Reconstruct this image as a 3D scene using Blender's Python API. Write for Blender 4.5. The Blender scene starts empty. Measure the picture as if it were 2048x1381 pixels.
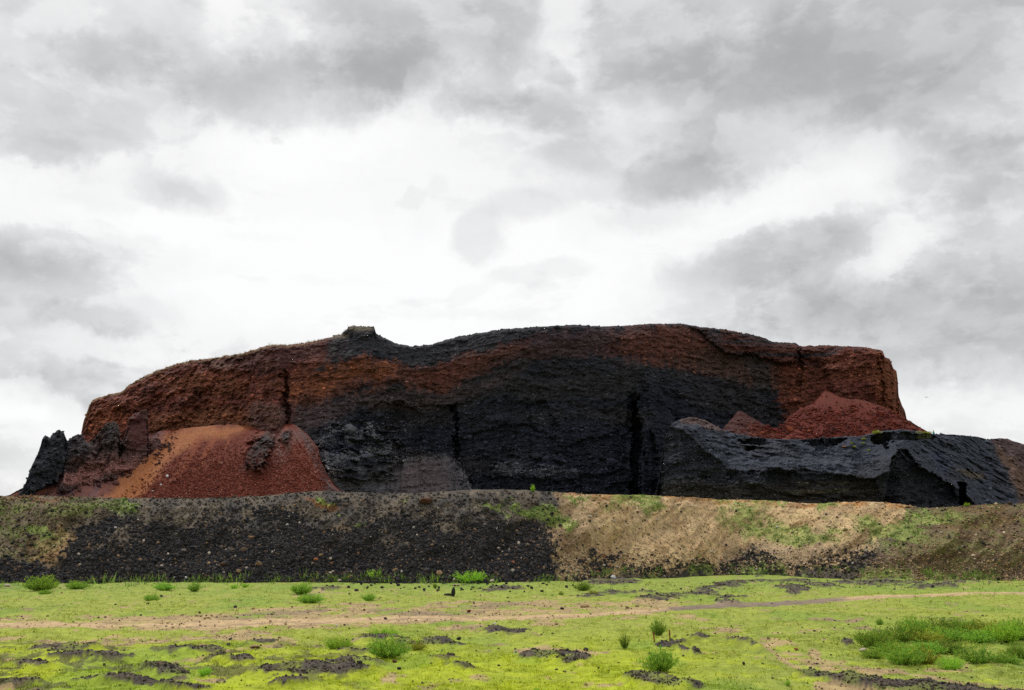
import bpy, math, random
import numpy as np
from mathutils import Vector

R = math.radians
random.seed(7); RNG = np.random.default_rng(7)
scene = bpy.context.scene
C = scene.collection

# ------------------------------------------------------------------ camera
F = 1990.0; W0, H0 = 2048.0, 1381.0; CAM_H = 4.0; PITCH = R(11.49)
cam_d = bpy.data.cameras.new("camera"); cam = bpy.data.objects.new("camera", cam_d); C.objects.link(cam)
cam_d.sensor_width = 36.0; cam_d.lens = 36.0 * F / W0
cam_d.clip_start = 0.1; cam_d.clip_end = 12000
cam.location = (0, 0, CAM_H); cam.rotation_euler = (R(90) + PITCH, 0, 0)
scene.camera = cam

# ------------------------------------------------------------------ light
EXPO = 0.75
SUN_EL, SUN_AZ = 52.0, -28.0          # azimuth measured from straight ahead, negative = left
scene.view_settings.view_transform = 'Standard'; scene.view_settings.look = 'None'
scene.view_settings.exposure = EXPO; scene.view_settings.gamma = 1.0
sd = bpy.data.lights.new("sun", 'SUN'); sun = bpy.data.objects.new("sun", sd); C.objects.link(sun)
sd.energy = 1.25; sd.angle = R(12); sd.color = (1.0, 0.97, 0.92)
sv = Vector((math.sin(R(SUN_AZ)) * math.cos(R(SUN_EL)), math.cos(R(SUN_AZ)) * math.cos(R(SUN_EL)), math.sin(R(SUN_EL))))
sun.rotation_euler = sv.to_track_quat('Z', 'Y').to_euler(); sun.location = (0, 0, 120)

world = bpy.data.worlds.new("World"); scene.world = world; world.use_nodes = True
nt = world.node_tree; nt.nodes.clear()
N = nt.nodes.new; L = nt.links.new
def ray_k(px, py):
    v = (H0 / 2 - py) / F; u = (px - W0 / 2) / F
    c, s = math.cos(PITCH), math.sin(PITCH)
    d = c - v * s
    return u / d, (s + v * c) / d
def azel(px, py):
    kx, kz = ray_k(px, py)
    return math.atan2(kx, 1), math.atan2(kz, math.hypot(kx, 1))
def mth(op, a, b=None, c=None):
    n = N('ShaderNodeMath'); n.operation = op
    for i, q in enumerate((a, b, c)):
        if q is None: continue
        if isinstance(q, (int, float)): n.inputs[i].default_value = q
        else: L(q, n.inputs[i])
    return n.outputs[0]
tc = N('ShaderNodeTexCoord'); nrm = N('ShaderNodeVectorMath'); nrm.operation = 'NORMALIZE'; L(tc.outputs['Generated'], nrm.inputs[0])
sep = N('ShaderNodeSeparateXYZ'); L(nrm.outputs[0], sep.inputs[0])
az = mth('ARCTAN2', sep.outputs[0], sep.outputs[1]); el = mth('ARCSINE', sep.outputs[2])
comb = N('ShaderNodeCombineXYZ'); L(az, comb.inputs[0]); L(el, comb.inputs[1])
def noise3(scale, detail, rough=0.55, off=(0, 0, 0), stretch=(1, 1, 1), dist=0.0):
    mp = N('ShaderNodeMapping'); L(nrm.outputs[0], mp.inputs[0]); mp.inputs['Location'].default_value = off; mp.inputs['Scale'].default_value = stretch
    n = N('ShaderNodeTexNoise'); n.inputs['Scale'].default_value = scale; n.inputs['Detail'].default_value = detail
    n.inputs['Roughness'].default_value = rough; n.inputs['Distortion'].default_value = dist; L(mp.outputs[0], n.inputs['Vector'])
    return n
def warped(scale, detail, amount, rough=0.55, off=(0, 0, 0)):
    n = noise3(scale, detail, rough, off)
    s = N('ShaderNodeVectorMath'); s.operation = 'SUBTRACT'; L(n.outputs['Color'], s.inputs[0]); s.inputs[1].default_value = (.5, .5, .5)
    m = N('ShaderNodeVectorMath'); m.operation = 'MULTIPLY'; L(s.outputs[0], m.inputs[0]); m.inputs[1].default_value = (amount, amount * .8, 0)
    return m.outputs[0]
w1 = warped(8, 9, .15, .66); w2 = warped(4, 2, .07, off=(3, 1, 2))
ad = N('ShaderNodeVectorMath'); L(comb.outputs[0], ad.inputs[0]); L(w1, ad.inputs[1])
ad2 = N('ShaderNodeVectorMath'); L(ad.outputs[0], ad2.inputs[0]); L(w2, ad2.inputs[1])
P = ad2.outputs[0]
ad3 = N('ShaderNodeVectorMath'); L(comb.outputs[0], ad3.inputs[0])
wS = N('ShaderNodeVectorMath'); wS.operation = 'SCALE'; L(w1, wS.inputs[0]); wS.inputs['Scale'].default_value = .62; L(wS.outputs[0], ad3.inputs[1])
PS = ad3.outputs[0]                    # lightly warped: keeps small shapes in place
acc = None; neg = None
# cloud masses: (centre x, y, radius x, y, tilt, brightness change, softness 0..1, lightly warped)
BLOBS = [
 (760,470,420,260,0,.30,.75,0),(1000,560,520,150,0,.20,.8,0),(660,600,560,130,0,.12,.8,0),(200,405,420,70,4,.26,.6,0),(1280,560,260,130,10,.12,.8,0),
 (560,310,150,80,-12,.12,.7,1),(760,240,120,70,-15,.10,.6,1),
 (850,60,260,125,-8,-.22,.7,0),(590,190,240,75,-12,-.20,.6,0),(760,140,160,70,-10,-.12,.7,0),
 (240,105,130,42,-14,-.13,.6,1),(110,110,200,40,0,-.05,.8,1),
 (100,25,86,32,-22,.2,.8,1),(15,52,26,16,0,.06,.8,1),(440,45,40,75,25,.08,.6,1),(585,65,28,28,0,.07,.6,1),(690,30,60,70,0,-.05,.7,1),
 (340,245,60,32,0,.10,.4,1),(290,190,60,24,0,.06,.5,1),(60,170,100,30,0,.06,.8,1),
 (370,385,105,42,9,-.14,.45,1),(375,385,60,22,14,-.10,.6,1),(110,300,85,32,10,-.09,.6,1),(250,385,120,36,0,-.05,.6,1),
 (30,590,240,75,10,-.13,.7,0),(190,640,110,26,6,-.14,.5,1),(320,620,60,26,0,-.05,.6,1),(60,520,170,40,8,-.10,.7,1),(10,700,200,60,0,-.08,.8,0),
 (200,690,140,26,4,.12,.6,1),(380,560,110,30,0,.08,.7,1),
 (35,785,62,42,0,.32,.45,1),(150,760,120,50,0,-.10,.7,1),(60,930,120,40,0,-.07,.7,1),(120,830,60,45,20,.17,.4,1),(0,870,90,60,0,.08,.8,1),(60,960,130,40,0,.1,.8,1),
 (845,165,46,46,0,.12,.4,1),(925,140,70,45,10,.06,.5,1),(960,210,60,35,20,-.10,.6,1),
 (1125,50,46,66,5,.24,.85,1),(1105,130,66,38,15,.18,.85,1),(1160,120,40,50,20,.10,.5,1),(1110,150,34,22,40,-.12,.4,1),(1050,160,30,18,0,.08,.5,1),
 (1060,215,130,34,0,-.13,.6,1),(1180,300,120,45,14,-.12,.6,1),(1250,200,70,40,0,.06,.6,1),
 (1300,60,200,150,0,-.17,.8,0),(1500,150,260,120,10,-.16,.8,0),(1760,100,420,190,-10,-.20,.8,0),(1950,40,200,120,0,-.06,.8,0),
 (1420,330,170,65,0,-.17,.5,0),(1380,290,110,60,0,-.07,.6,1),(1470,262,28,32,0,.24,.8,1),(1330,240,70,26,30,.06,.5,1),
 (1600,260,110,60,0,.11,.45,1),(1740,310,100,50,0,.20,.5,1),(1620,330,180,60,0,.06,.7,1),
 (1920,320,150,90,0,-.13,.6,0),(2010,250,120,140,0,-.08,.8,0),(1950,170,90,60,0,.05,.7,1),(1840,260,60,40,0,-.05,.7,1),
 (1700,400,320,45,-4,.14,.7,0),(1480,410,180,40,-6,.12,.6,1),(1300,440,100,42,0,-.07,.5,1),
 (975,470,62,55,0,-.12,.45,1),(1060,415,80,36,0,-.10,.6,1),(1080,550,95,28,-4,-.09,.5,1),(940,590,60,26,-12,-.06,.5,1),(835,600,70,10,0,-.05,.5,1),(820,385,34,14,-22,-.06,.5,1),(870,365,26,24,0,-.05,.6,1),(578,292,12,10,0,-.09,.6,1),(520,470,90,14,0,-.03,.7,1),(700,560,160,14,0,-.03,.8,1),
 (1560,520,210,52,-11,-.17,.4,1),(1430,570,120,46,-8,-.10,.5,1),(1640,500,100,30,-14,-.06,.6,1),(1330,555,34,24,0,-.05,.5,1),
 (1470,462,130,18,-12,.14,.4,1),(1788,480,36,56,20,.24,.6,1),(1735,545,66,24,-22,.22,.7,1),(1700,590,60,18,0,.08,.5,1),
 (1960,560,230,90,-10,-.04,.8,0),(1900,660,360,130,0,-.25,.8,0),(250,120,330,110,0,-.09,.8,0),(1950,420,120,160,0,-.07,.8,0),(1560,640,260,60,0,-.16,.7,0),(1850,430,100,35,0,.05,.7,1),
 (1830,790,60,70,0,.14,.7,1),(1445,620,26,30,0,.08,.5,1),(1930,820,140,50,0,.05,.8,1),(1990,480,80,60,0,.03,.8,1),
]
for (bx, by, rx, ry, tilt, amp, soft, lite) in BLOBS:
    a, e = azel(bx, by)
    mp = N('ShaderNodeMapping'); mp.vector_type = 'TEXTURE'; L(PS if lite else P, mp.inputs[0])
    mp.inputs['Location'].default_value = (a, e, 0); mp.inputs['Rotation'].default_value = (0, 0, R(-tilt))
    mp.inputs['Scale'].default_value = (rx / F * 1.22, ry / F * 1.22, 1)
    ln = N('ShaderNodeVectorMath'); ln.operation = 'LENGTH'; L(mp.outputs[0], ln.inputs[0])
    mr = N('ShaderNodeMapRange'); mr.interpolation_type = 'SMOOTHERSTEP'; mr.inputs['From Min'].default_value = 1.0 + soft * .25
    mr.inputs['From Max'].default_value = max(0.0, 1.0 - soft - .1); mr.inputs['To Min'].default_value = 0; mr.inputs['To Max'].default_value = amp * (.56 if amp < 0 else .62); L(ln.outputs['Value'], mr.inputs['Value'])
    if amp > 0: acc = mr.outputs[0] if acc is None else mth('ADD', acc, mr.outputs[0])
    else: neg = mr.outputs[0] if neg is None else mth('ADD', neg, mr.outputs[0])
nA = noise3(5, 9, .58, (1, 4, 2), (1, 1, 1.7), .3); nB = noise3(22, 6, .6, (7, 1, 2), (1, 1, 1.5))
wob = mth('ADD', mth('MULTIPLY', mth('SUBTRACT', nA.outputs[0], .5), .26), mth('MULTIPLY', mth('SUBTRACT', nB.outputs[0], .5), .09))
def edge(scale, detail, lo, hi, amp, off, st):
    q = noise3(scale, detail, .6, off, st, .6); m = N('ShaderNodeMapRange'); m.interpolation_type = 'SMOOTHSTEP'
    m.inputs['From Min'].default_value = lo; m.inputs['From Max'].default_value = hi; m.inputs['To Min'].default_value = -amp; m.inputs['To Max'].default_value = amp
    q.inputs['Distortion'].default_value = .1; L(q.outputs[0], m.inputs['Value']); return m.outputs[0]
wob = mth('ADD', wob, edge(6, 9, .47, .54, .022, (2, 5, 1), (1, 1, 2.0)))
wob = mth('ADD', wob, edge(13, 8, .50, .58, .018, (8, 2, 6), (1, 1, 1.6)))
val = mth('ADD', mth('ADD', acc, .887), wob)
# very bright values roll off softly
val = mth('MINIMUM', val, mth('ADD', mth('MULTIPLY', val, .18), .785))
val = mth('ADD', mth('MINIMUM', val, 1.0), mth('MULTIPLY', neg, .95))
val = mth('ADD', val, edge(7, 9, .56, .63, -.012, (4, 9, 3), (1, 1, 2.6)))
val = mth('MAXIMUM', val, mth('ADD', mth('MULTIPLY', val, .4), .425))
lin = mth('POWER', mth('MINIMUM', val, 1.0), 2.2)
# overcast dome: brighter overhead
zen = N('ShaderNodeMapRange'); zen.inputs['From Min'].default_value = .62; zen.inputs['From Max'].default_value = 1.0; zen.inputs['To Min'].default_value = 1.0; zen.inputs['To Max'].default_value = 1.35; L(sep.outputs[2], zen.inputs['Value'])
lin = mth('MULTIPLY', lin, zen.outputs[0])
lin = mth('MULTIPLY', lin, 1.0 / 2 ** EXPO)
tint = N('ShaderNodeMix'); tint.data_type = 'RGBA'; tint.inputs['A'].default_value = (.97, .985, 1.0, 1); tint.inputs['B'].default_value = (1, 1, 1.0, 1)
tf = N('ShaderNodeMapRange'); tf.inputs['From Min'].default_value = .7; tf.inputs['From Max'].default_value = .95; L(val, tf.inputs['Value']); L(tf.outputs[0], tint.inputs['Factor'])
cs = N('ShaderNodeVectorMath'); cs.operation = 'SCALE'; L(tint.outputs['Result'], cs.inputs[0]); L(lin, cs.inputs['Scale'])
bgc = N('ShaderNodeBackground'); L(cs.outputs[0], bgc.inputs['Color']); bgc.inputs['Strength'].default_value = 1.0
sky = N('ShaderNodeTexSky'); sky.sky_type = 'NISHITA'; sky.sun_disc = False; sky.sun_elevation = R(SUN_EL); sky.sun_rotation = R(SUN_AZ)
bgs = N('ShaderNodeBackground'); L(sky.outputs[0], bgs.inputs['Color']); bgs.inputs['Strength'].default_value = 0.06
mixs = N('ShaderNodeMixShader'); mixs.inputs[0].default_value = .97; L(bgs.outputs[0], mixs.inputs[1]); L(bgc.outputs[0], mixs.inputs[2])
wo = N('ShaderNodeOutputWorld'); L(mixs.outputs[0], wo.inputs['Surface'])
world.cycles.sampling_method = 'MANUAL'; world.cycles.sample_map_resolution = 512
scene.cycles.max_bounces = 5; scene.cycles.diffuse_bounces = 3
scene.cycles.use_denoising = False

# ------------------------------------------------------------------ numpy helpers
def _h(ix, iy, iz, seed):
    h = (ix * np.uint32(374761393) + iy * np.uint32(668265263) + iz * np.uint32(2147483647) + np.uint32(seed * 1013904223 & 0xffffffff))
    h = (h ^ (h >> np.uint32(13))) * np.uint32(1274126177)
    h = (h ^ (h >> np.uint32(15))) * np.uint32(2246822519)
    h = h ^ (h >> np.uint32(16))
    return h.astype(np.float32) * np.float32(1 / 4294967295.0)
def vnoise(x, y, z=0.0, seed=0):
    x = np.asarray(x, np.float32) + 1000.; y = np.asarray(y, np.float32) + 1000.; z = np.asarray(z, np.float32) + 1000. + np.zeros_like(x)
    fx, fy, fz = np.floor(x), np.floor(y), np.floor(z)
    ix, iy, iz = fx.astype(np.int64).astype(np.uint32), fy.astype(np.int64).astype(np.uint32), fz.astype(np.int64).astype(np.uint32)
    x, y, z = x - fx, y - fy, z - fz
    x = x * x * x * (x * (x * 6 - 15) + 10); y = y * y * y * (y * (y * 6 - 15) + 10); z = z * z * z * (z * (z * 6 - 15) + 10)
    o = np.uint32(1)
    def row(j, k): return _h(ix, j, k, seed) * (1 - x) + _h(ix + o, j, k, seed) * x
    return (row(iy, iz) * (1 - y) + row(iy + o, iz) * y) * (1 - z) + (row(iy, iz + o) * (1 - y) + row(iy + o, iz + o) * y) * z
def fbm(x, y, z=0.0, octv=5, seed=0, gain=.5):
    """about -1..1, mean 0"""
    x = np.asarray(x, np.float32); y = np.asarray(y, np.float32); z = np.asarray(z, np.float32) + np.zeros_like(x)
    x, y = x * .777 - y * .629, x * .629 + y * .777
    s, a, t = 0, 1.0, 0.0
    for i in range(octv):
        s = s + a * (vnoise(x, y, z, seed + i * 17) * 2 - 1); t += a * .62
        x, y, z = (x * .8 - y * .6) * 2.03 + 5.1, (x * .6 + y * .8) * 2.03 + 3.7, z * 2.03 + 1.3; a *= gain
    return s / t
def ss(a, b, v):
    t = np.clip((v - a) / (b - a), 0, 1); return t * t * (3 - 2 * t)
def sdpoly(px, py, poly):
    """signed distance, negative inside"""
    d = np.full(px.shape, 1e9, np.float32); inside = np.zeros(px.shape, bool); n = len(poly)
    for i in range(n):
        ax, ay = poly[i]; bx, by = poly[(i + 1) % n]
        ex, ey = bx - ax, by - ay; wx, wy = px - ax, py - ay
        t = np.clip((wx * ex + wy * ey) / (ex * ex + ey * ey + 1e-9), 0, 1)
        d = np.minimum(d, (wx - ex * t) ** 2 + (wy - ey * t) ** 2)
        c = (ay > py) != (by > py)
        with np.errstate(divide='ignore', invalid='ignore'):
            xi = ex * (py - ay) / (ey if ey else 1e-9) + ax
        inside ^= c & (px < xi)
    d = np.sqrt(d); return np.where(inside, -d, d)
def pm(px, py, poly, soft=6.0, shift=0.0): return ss(soft, -soft, sdpoly(px, py, poly) + shift)
def sdline(px, py, pts):
    d = np.full(px.shape, 1e9, np.float32)
    for (ax, ay), (bx, by) in zip(pts[:-1], pts[1:]):
        ex, ey = bx - ax, by - ay; wx, wy = px - ax, py - ay
        t = np.clip((wx * ex + wy * ey) / (ex * ex + ey * ey + 1e-9), 0, 1)
        d = np.minimum(d, (wx - ex * t) ** 2 + (wy - ey * t) ** 2)
    return np.sqrt(d)
def ell(px, py, x, y, rx, ry, soft=.35, rot=0):
    c, s = math.cos(R(rot)), math.sin(R(rot)); dx, dy = px - x, py - y
    u = (dx * c + dy * s) / rx; v = (-dx * s + dy * c) / ry
    return ss(1 + soft, 1 - soft, np.sqrt(u * u + v * v))
def lin3(c): return np.array([((v / 255) / 12.92 if v <= 10 else (((v / 255) + .055) / 1.055) ** 2.4) for v in c], np.float32)
def lay(col, m, c, k=1.0): return col + (lin3(c) * k - col) * np.clip(m, 0, 1)[..., None]
def seen(c, k): return lin3(c) * k

def build_mesh(name, co, faces, col=None, smooth=True):
    """co (n,3); faces (m,3|4) int"""
    me = bpy.data.meshes.new(name); n = len(co); m, w = faces.shape
    me.vertices.add(n); me.vertices.foreach_set('co', np.ascontiguousarray(co, np.float32).ravel())
    me.loops.add(m * w); me.loops.foreach_set('vertex_index', np.ascontiguousarray(faces, np.int32).ravel())
    me.polygons.add(m); me.polygons.foreach_set('loop_start', np.arange(0, m * w, w, dtype=np.int32))
    me.update(calc_edges=True)
    if smooth is not None: me.polygons.foreach_set('use_smooth', np.full(m, smooth))
    if col is not None:
        at = me.color_attributes.new('Col', 'FLOAT_COLOR', 'POINT')
        at.data.foreach_set('color', np.concatenate([col, np.ones((n, 1))], 1).astype(np.float32).ravel())
    return me
def link(name, me, mat=None, parent=None, **kw):
    o = bpy.data.objects.new(name, me); C.objects.link(o)
    if mat is not None: me.materials.append(mat)
    if parent is not None: o.parent = parent
    for k, v in kw.items(): o[k] = v
    return o
def empty(name, loc, **kw):
    o = bpy.data.objects.new(name, None); C.objects.link(o); o.location = loc
    for k, v in kw.items(): o[k] = v
    return o
def grid_faces(r, c):
    i = np.arange(r * c).reshape(r, c)
    return np.stack([i[:-1, :-1], i[:-1, 1:], i[1:, 1:], i[1:, :-1]], -1).reshape(-1, 4)

# ------------------------------------------------------------------ materials
def new_mat(name):
    m = bpy.data.materials.new(name); m.use_nodes = True; t = m.node_tree
    b = t.nodes['Principled BSDF']; return m, t, b
def rock_mat(name, nscale=1.0, lo=.55, hi=1.5, bump=.25, rough=.95, vor=3.0, spec=.2):
    m, t, b = new_mat(name); n = t.nodes.new; l = t.links.new
    tcd = n('ShaderNodeTexCoord'); at = n('ShaderNodeAttribute'); at.attribute_name = 'Col'
    no = n('ShaderNodeTexNoise'); no.inputs['Scale'].default_value = nscale; no.inputs['Detail'].default_value = 8; no.inputs['Roughness'].default_value = .68
    l(tcd.outputs['Object'], no.inputs['Vector'])
    mr = n('ShaderNodeMapRange'); mr.inputs['From Min'].default_value = .32; mr.inputs['From Max'].default_value = .68; mr.inputs['To Min'].default_value = lo; mr.inputs['To Max'].default_value = hi
    l(no.outputs[0], mr.inputs['Value'])
    mx = n('ShaderNodeVectorMath'); mx.operation = 'SCALE'; l(at.outputs['Color'], mx.inputs[0]); l(mr.outputs[0], mx.inputs['Scale'])
    l(mx.outputs[0], b.inputs['Base Color'])
    b.inputs['Roughness'].default_value = rough; b.inputs['Specular IOR Level'].default_value = spec
    vo = n('ShaderNodeTexVoronoi'); vo.inputs['Scale'].default_value = vor; l(tcd.outputs['Object'], vo.inputs['Vector'])
    ma = n('ShaderNodeMath'); ma.operation = 'MULTIPLY_ADD'; l(vo.outputs['Distance'], ma.inputs[0]); ma.inputs[1].default_value = -.5; l(no.outputs[0], ma.inputs[2])
    bp = n('ShaderNodeBump'); bp.inputs['Strength'].default_value = .9; bp.inputs['Distance'].default_value = bump; l(ma.outputs[0], bp.inputs['Height']); l(bp.outputs[0], b.inputs['Normal'])
    return m
M_cliff = rock_mat('scoria_cliff', 1.0, .5, 1.65, .85, vor=1.7)
M_scree = rock_mat('loose_scree', 2.2, .7, 1.35, .12, vor=4)
M_bank = rock_mat('bank_gravel', 2.0, .6, 1.5, .10, vor=5)
M_ground = rock_mat('field_ground', 2.5, .86, 1.16, .05, vor=7)
M_stone = rock_mat('stone', 4.0, .7, 1.35, .03, vor=8)

def leaf_mat(name, vary=.25, col=None):
    m, t, b = new_mat(name); n = t.nodes.new; l = t.links.new
    at = n('ShaderNodeAttribute'); at.attribute_name = 'Col'
    oi = n('ShaderNodeObjectInfo'); hs = n('ShaderNodeHueSaturation')
    mr = n('ShaderNodeMapRange'); mr.inputs['To Min'].default_value = 1 - vary; mr.inputs['To Max'].default_value = 1 + vary; l(oi.outputs['Random'], mr.inputs['Value'])
    mh = n('ShaderNodeMapRange'); mh.inputs['To Min'].default_value = .485; mh.inputs['To Max'].default_value = .51; l(oi.outputs['Random'], mh.inputs['Value'])
    l(mr.outputs[0], hs.inputs['Value']); l(mh.outputs[0], hs.inputs['Hue']); l(at.outputs['Color'], hs.inputs['Color'])
    l(hs.outputs[0], b.inputs['Base Color']); b.inputs['Roughness'].default_value = .75; b.inputs['Specular IOR Level'].default_value = .15
    tr = n('ShaderNodeBsdfTranslucent'); l(hs.outputs[0], tr.inputs['Color']); ms = n('ShaderNodeMixShader'); ms.inputs[0].default_value = .42
    l(b.outputs[0], ms.inputs[1]); l(tr.outputs[0], ms.inputs[2]); l(ms.outputs[0], t.nodes['Material Output'].inputs['Surface'])
    return m
M_leaf = leaf_mat('shrub_leaf'); M_grass = leaf_mat('grass_blade', 0.0)

# ------------------------------------------------------------------ relief patches (real depth, real distance)
# A patch is a terrain face; each column runs from its foot to its crest, then on over the top and down the far side.
def crest(pts, px, jag=0.0, seed=0, scale=9.0, fine=0.0):
    xs, ys = zip(*pts); y = np.interp(px, xs, ys).astype(np.float32)
    if jag: y = y + jag * fbm(px / scale, px * 0, 0, 5, seed, .62)
    return y
def patch(px0, px1, step, rows, crest_y, foot_y, vis_y, depth, rough, back, colour, name, mat, hidden=14, **kw):
    px = np.arange(px0, px1 + .01, step, dtype=np.float32); cy = crest_y(px); fy = foot_y(px)
    vy = np.maximum(np.minimum(vis_y(px), fy - 1), cy + 1)
    t = np.concatenate([np.linspace(0, 1, hidden, endpoint=False), 1 + np.linspace(0, 1, rows)])
    T = t[:, None].astype(np.float32)
    PY = np.where(T < 1, fy + (vy - fy) * T, vy + (cy - vy) * (T - 1)); PX = np.broadcast_to(px, PY.shape).copy()
    D = depth(PX, PY, cy[None, :] + 0 * PY)
    kx, kz = ray_k(PX, PY)
    X, Z = kx * D, CAM_H + kz * D
    d = rough(PX, PY, X, D, Z) * ss(0, 1.5, PY - cy)
    D = D + d
    X, Z = kx * D, CAM_H + kz * D
    co = np.stack([X, D, Z], -1); cl = colour(PX, PY, X, Z)
    bk = []; top = co[-1]; bx = 0
    for dy, dz in back:
        q = top.copy(); q[:, 1] += dy; q[:, 0] *= 1 + dy / 300.
        nz = fbm(q[:, 0] / 4, q[:, 1] / 4, 0, 3, 5) * min(dy, 3) * .12
        q[:, 2] = np.maximum(top[:, 2] + dz - abs(nz), -2.0); bk.append(q)
    if bk:
        co = np.concatenate([co, np.stack(bk)], 0); cl = np.concatenate([cl, np.repeat(cl[-1:], len(bk), 0)], 0)
    r, c = co.shape[:2]
    me = build_mesh(name, co.reshape(-1, 3), grid_faces(r, c), cl.reshape(-1, 3))
    o = link(name, me, mat, **kw)
    nv = PX.shape[0]
    return dict(obj=o, PX=PX, PY=PY, co=co[:nv], col=cl[:nv])
BACK = [(.6, -.1), (2, -.3), (5, -.9), (10, -2.5), (20, -6), (35, -14), (60, -32), (95, -75)]

# icosahedron stones scattered over a patch -> one mesh
_p = (1 + 5 ** .5) / 2
ICO = np.array([(-1,_p,0),(1,_p,0),(-1,-_p,0),(1,-_p,0),(0,-1,_p),(0,1,_p),(0,-1,-_p),(0,1,-_p),(_p,0,-1),(_p,0,1),(-_p,0,-1),(-_p,0,1)], np.float32) / 1.9
ICF = np.array([(0,11,5),(0,5,1),(0,1,7),(0,7,10),(0,10,11),(1,5,9),(5,11,4),(11,10,2),(10,7,6),(7,1,8),(3,9,4),(3,4,2),(3,2,6),(3,6,8),(3,8,9),(4,9,5),(2,4,11),(6,2,10),(8,6,7),(9,8,1)])
def rotmats(n):
    q = RNG.normal(size=(n, 4)); q /= np.linalg.norm(q, axis=1)[:, None]; w, x, y, z = q.T
    return np.stack([1-2*(y*y+z*z), 2*(x*y-z*w), 2*(x*z+y*w), 2*(x*y+z*w), 1-2*(x*x+z*z), 2*(y*z-x*w), 2*(x*z-y*w), 2*(y*z+x*w), 1-2*(x*x+y*y)], -1).reshape(n, 3, 3)
def stones_mesh(name, pos, size, col, squash=.75, sink=.2):
    n = len(pos); v = ICO[None] * (1 + RNG.uniform(-.28, .28, (n, 12, 1)))
    v = v * RNG.uniform(.65, 1.25, (n, 1, 3)); v = np.einsum('nij,nkj->nki', rotmats(n), v); v[:, :, 2] *= squash
    v = v * (size[:, None, None] * .5); v = v + pos[:, None, :]; v[:, :, 2] += (size * squash * .5 * (1 - 2 * sink))[:, None]
    f = (ICF[None] + (np.arange(n) * 12)[:, None, None]).reshape(-1, 3)
    return build_mesh(name, v.reshape(-1, 3), f, np.repeat(col, 12, 0), smooth=False)
def pick(pt, weight, n):
    """random points on a patch, weighted by area as seen times weight"""
    PX, PY, co = pt['PX'], pt['PY'], pt['co']
    dy = np.abs(np.gradient(PY, axis=0)); w = (weight(PX, PY) * dy).ravel().astype(np.float64); w = np.maximum(w, 0); w /= w.sum()
    cs = np.cumsum(w); idx = np.searchsorted(cs, RNG.random(n)).clip(0, w.size - 1)
    r, c = np.unravel_index(idx, PX.shape); r = r.clip(0, PX.shape[0] - 2); c = c.clip(0, PX.shape[1] - 2)
    a, b = RNG.random(n)[:, None], RNG.random(n)[:, None]
    p = co[r, c] * (1 - a) * (1 - b) + co[r, c + 1] * a * (1 - b) + co[r + 1, c] * (1 - a) * b + co[r + 1, c + 1] * a * b
    return p, r, c
def surf_at(pt, x, y):
    d = (pt['PX'] - x) ** 2 + (pt['PY'] - y) ** 2; i = np.unravel_index(np.argmin(d), d.shape); return pt['co'][i]

# ================================================================== MAIN CLIFF
KC = 1.45                                  # albedo of the cliff rock relative to its look in the picture
SKYLINE = [(120,1010),(150,985),(158,900),(163,862),(168,840),(178,812),(185,800),(215,790),(240,785),(262,768),(290,752),(330,735),(380,722),(430,716),(480,708),(520,696),(545,690),(575,690),(600,688),(640,680),(680,670),(690,662),(697,655),(712,652),(735,652),(748,654),(753,668),(775,680),(800,690),(825,693),(860,690),(875,685),(900,677),(935,670),(985,662),(1040,656),(1110,652),(1150,650),(1200,653),(1240,652),(1300,648),(1365,648),(1400,654),(1450,659),(1490,668),(1530,676),(1545,683),(1590,686),(1600,692),(1640,691),(1700,692),(1740,696),(1765,702),(1770,714),(1780,718),(1787,737),(1793,742),(1796,765),(1797,790),(1804,812),(1810,822),(1813,835),(1816,870),(1835,1010)]
def main_crest(px):
    y = crest(SKYLINE, px)
    k = np.interp(px, [120, 600, 680, 760, 870, 1000, 1100, 1380, 1450, 1600, 1760, 1835], [1.6, 1.2, 2.6, 1.4, 1.8, 1.6, .7, .6, 1.8, 1.6, 1.0, 1.8])
    return y + 1.35 * k * fbm(px / 9, 0 * px, 0, 5, 3, .7)
CURV = ([100,165,200,300,450,560,575,700,900,912,1000,1100,1240,1300,1350,1450,1550,1600,1700,1760,1790,1825], [272,262,256,250,246,241,245,249,252,251,245,244,249,246,252,260,264,262,256,255,259,276])
def warp(px, py, a=7.0, s=22.0, seed=40):
    return px + a * fbm(px / s, py / s, 0, 4, seed, .6), py + a * .8 * fbm(px / s + 9, py / s, 3, 4, seed + 5, .6)
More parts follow.
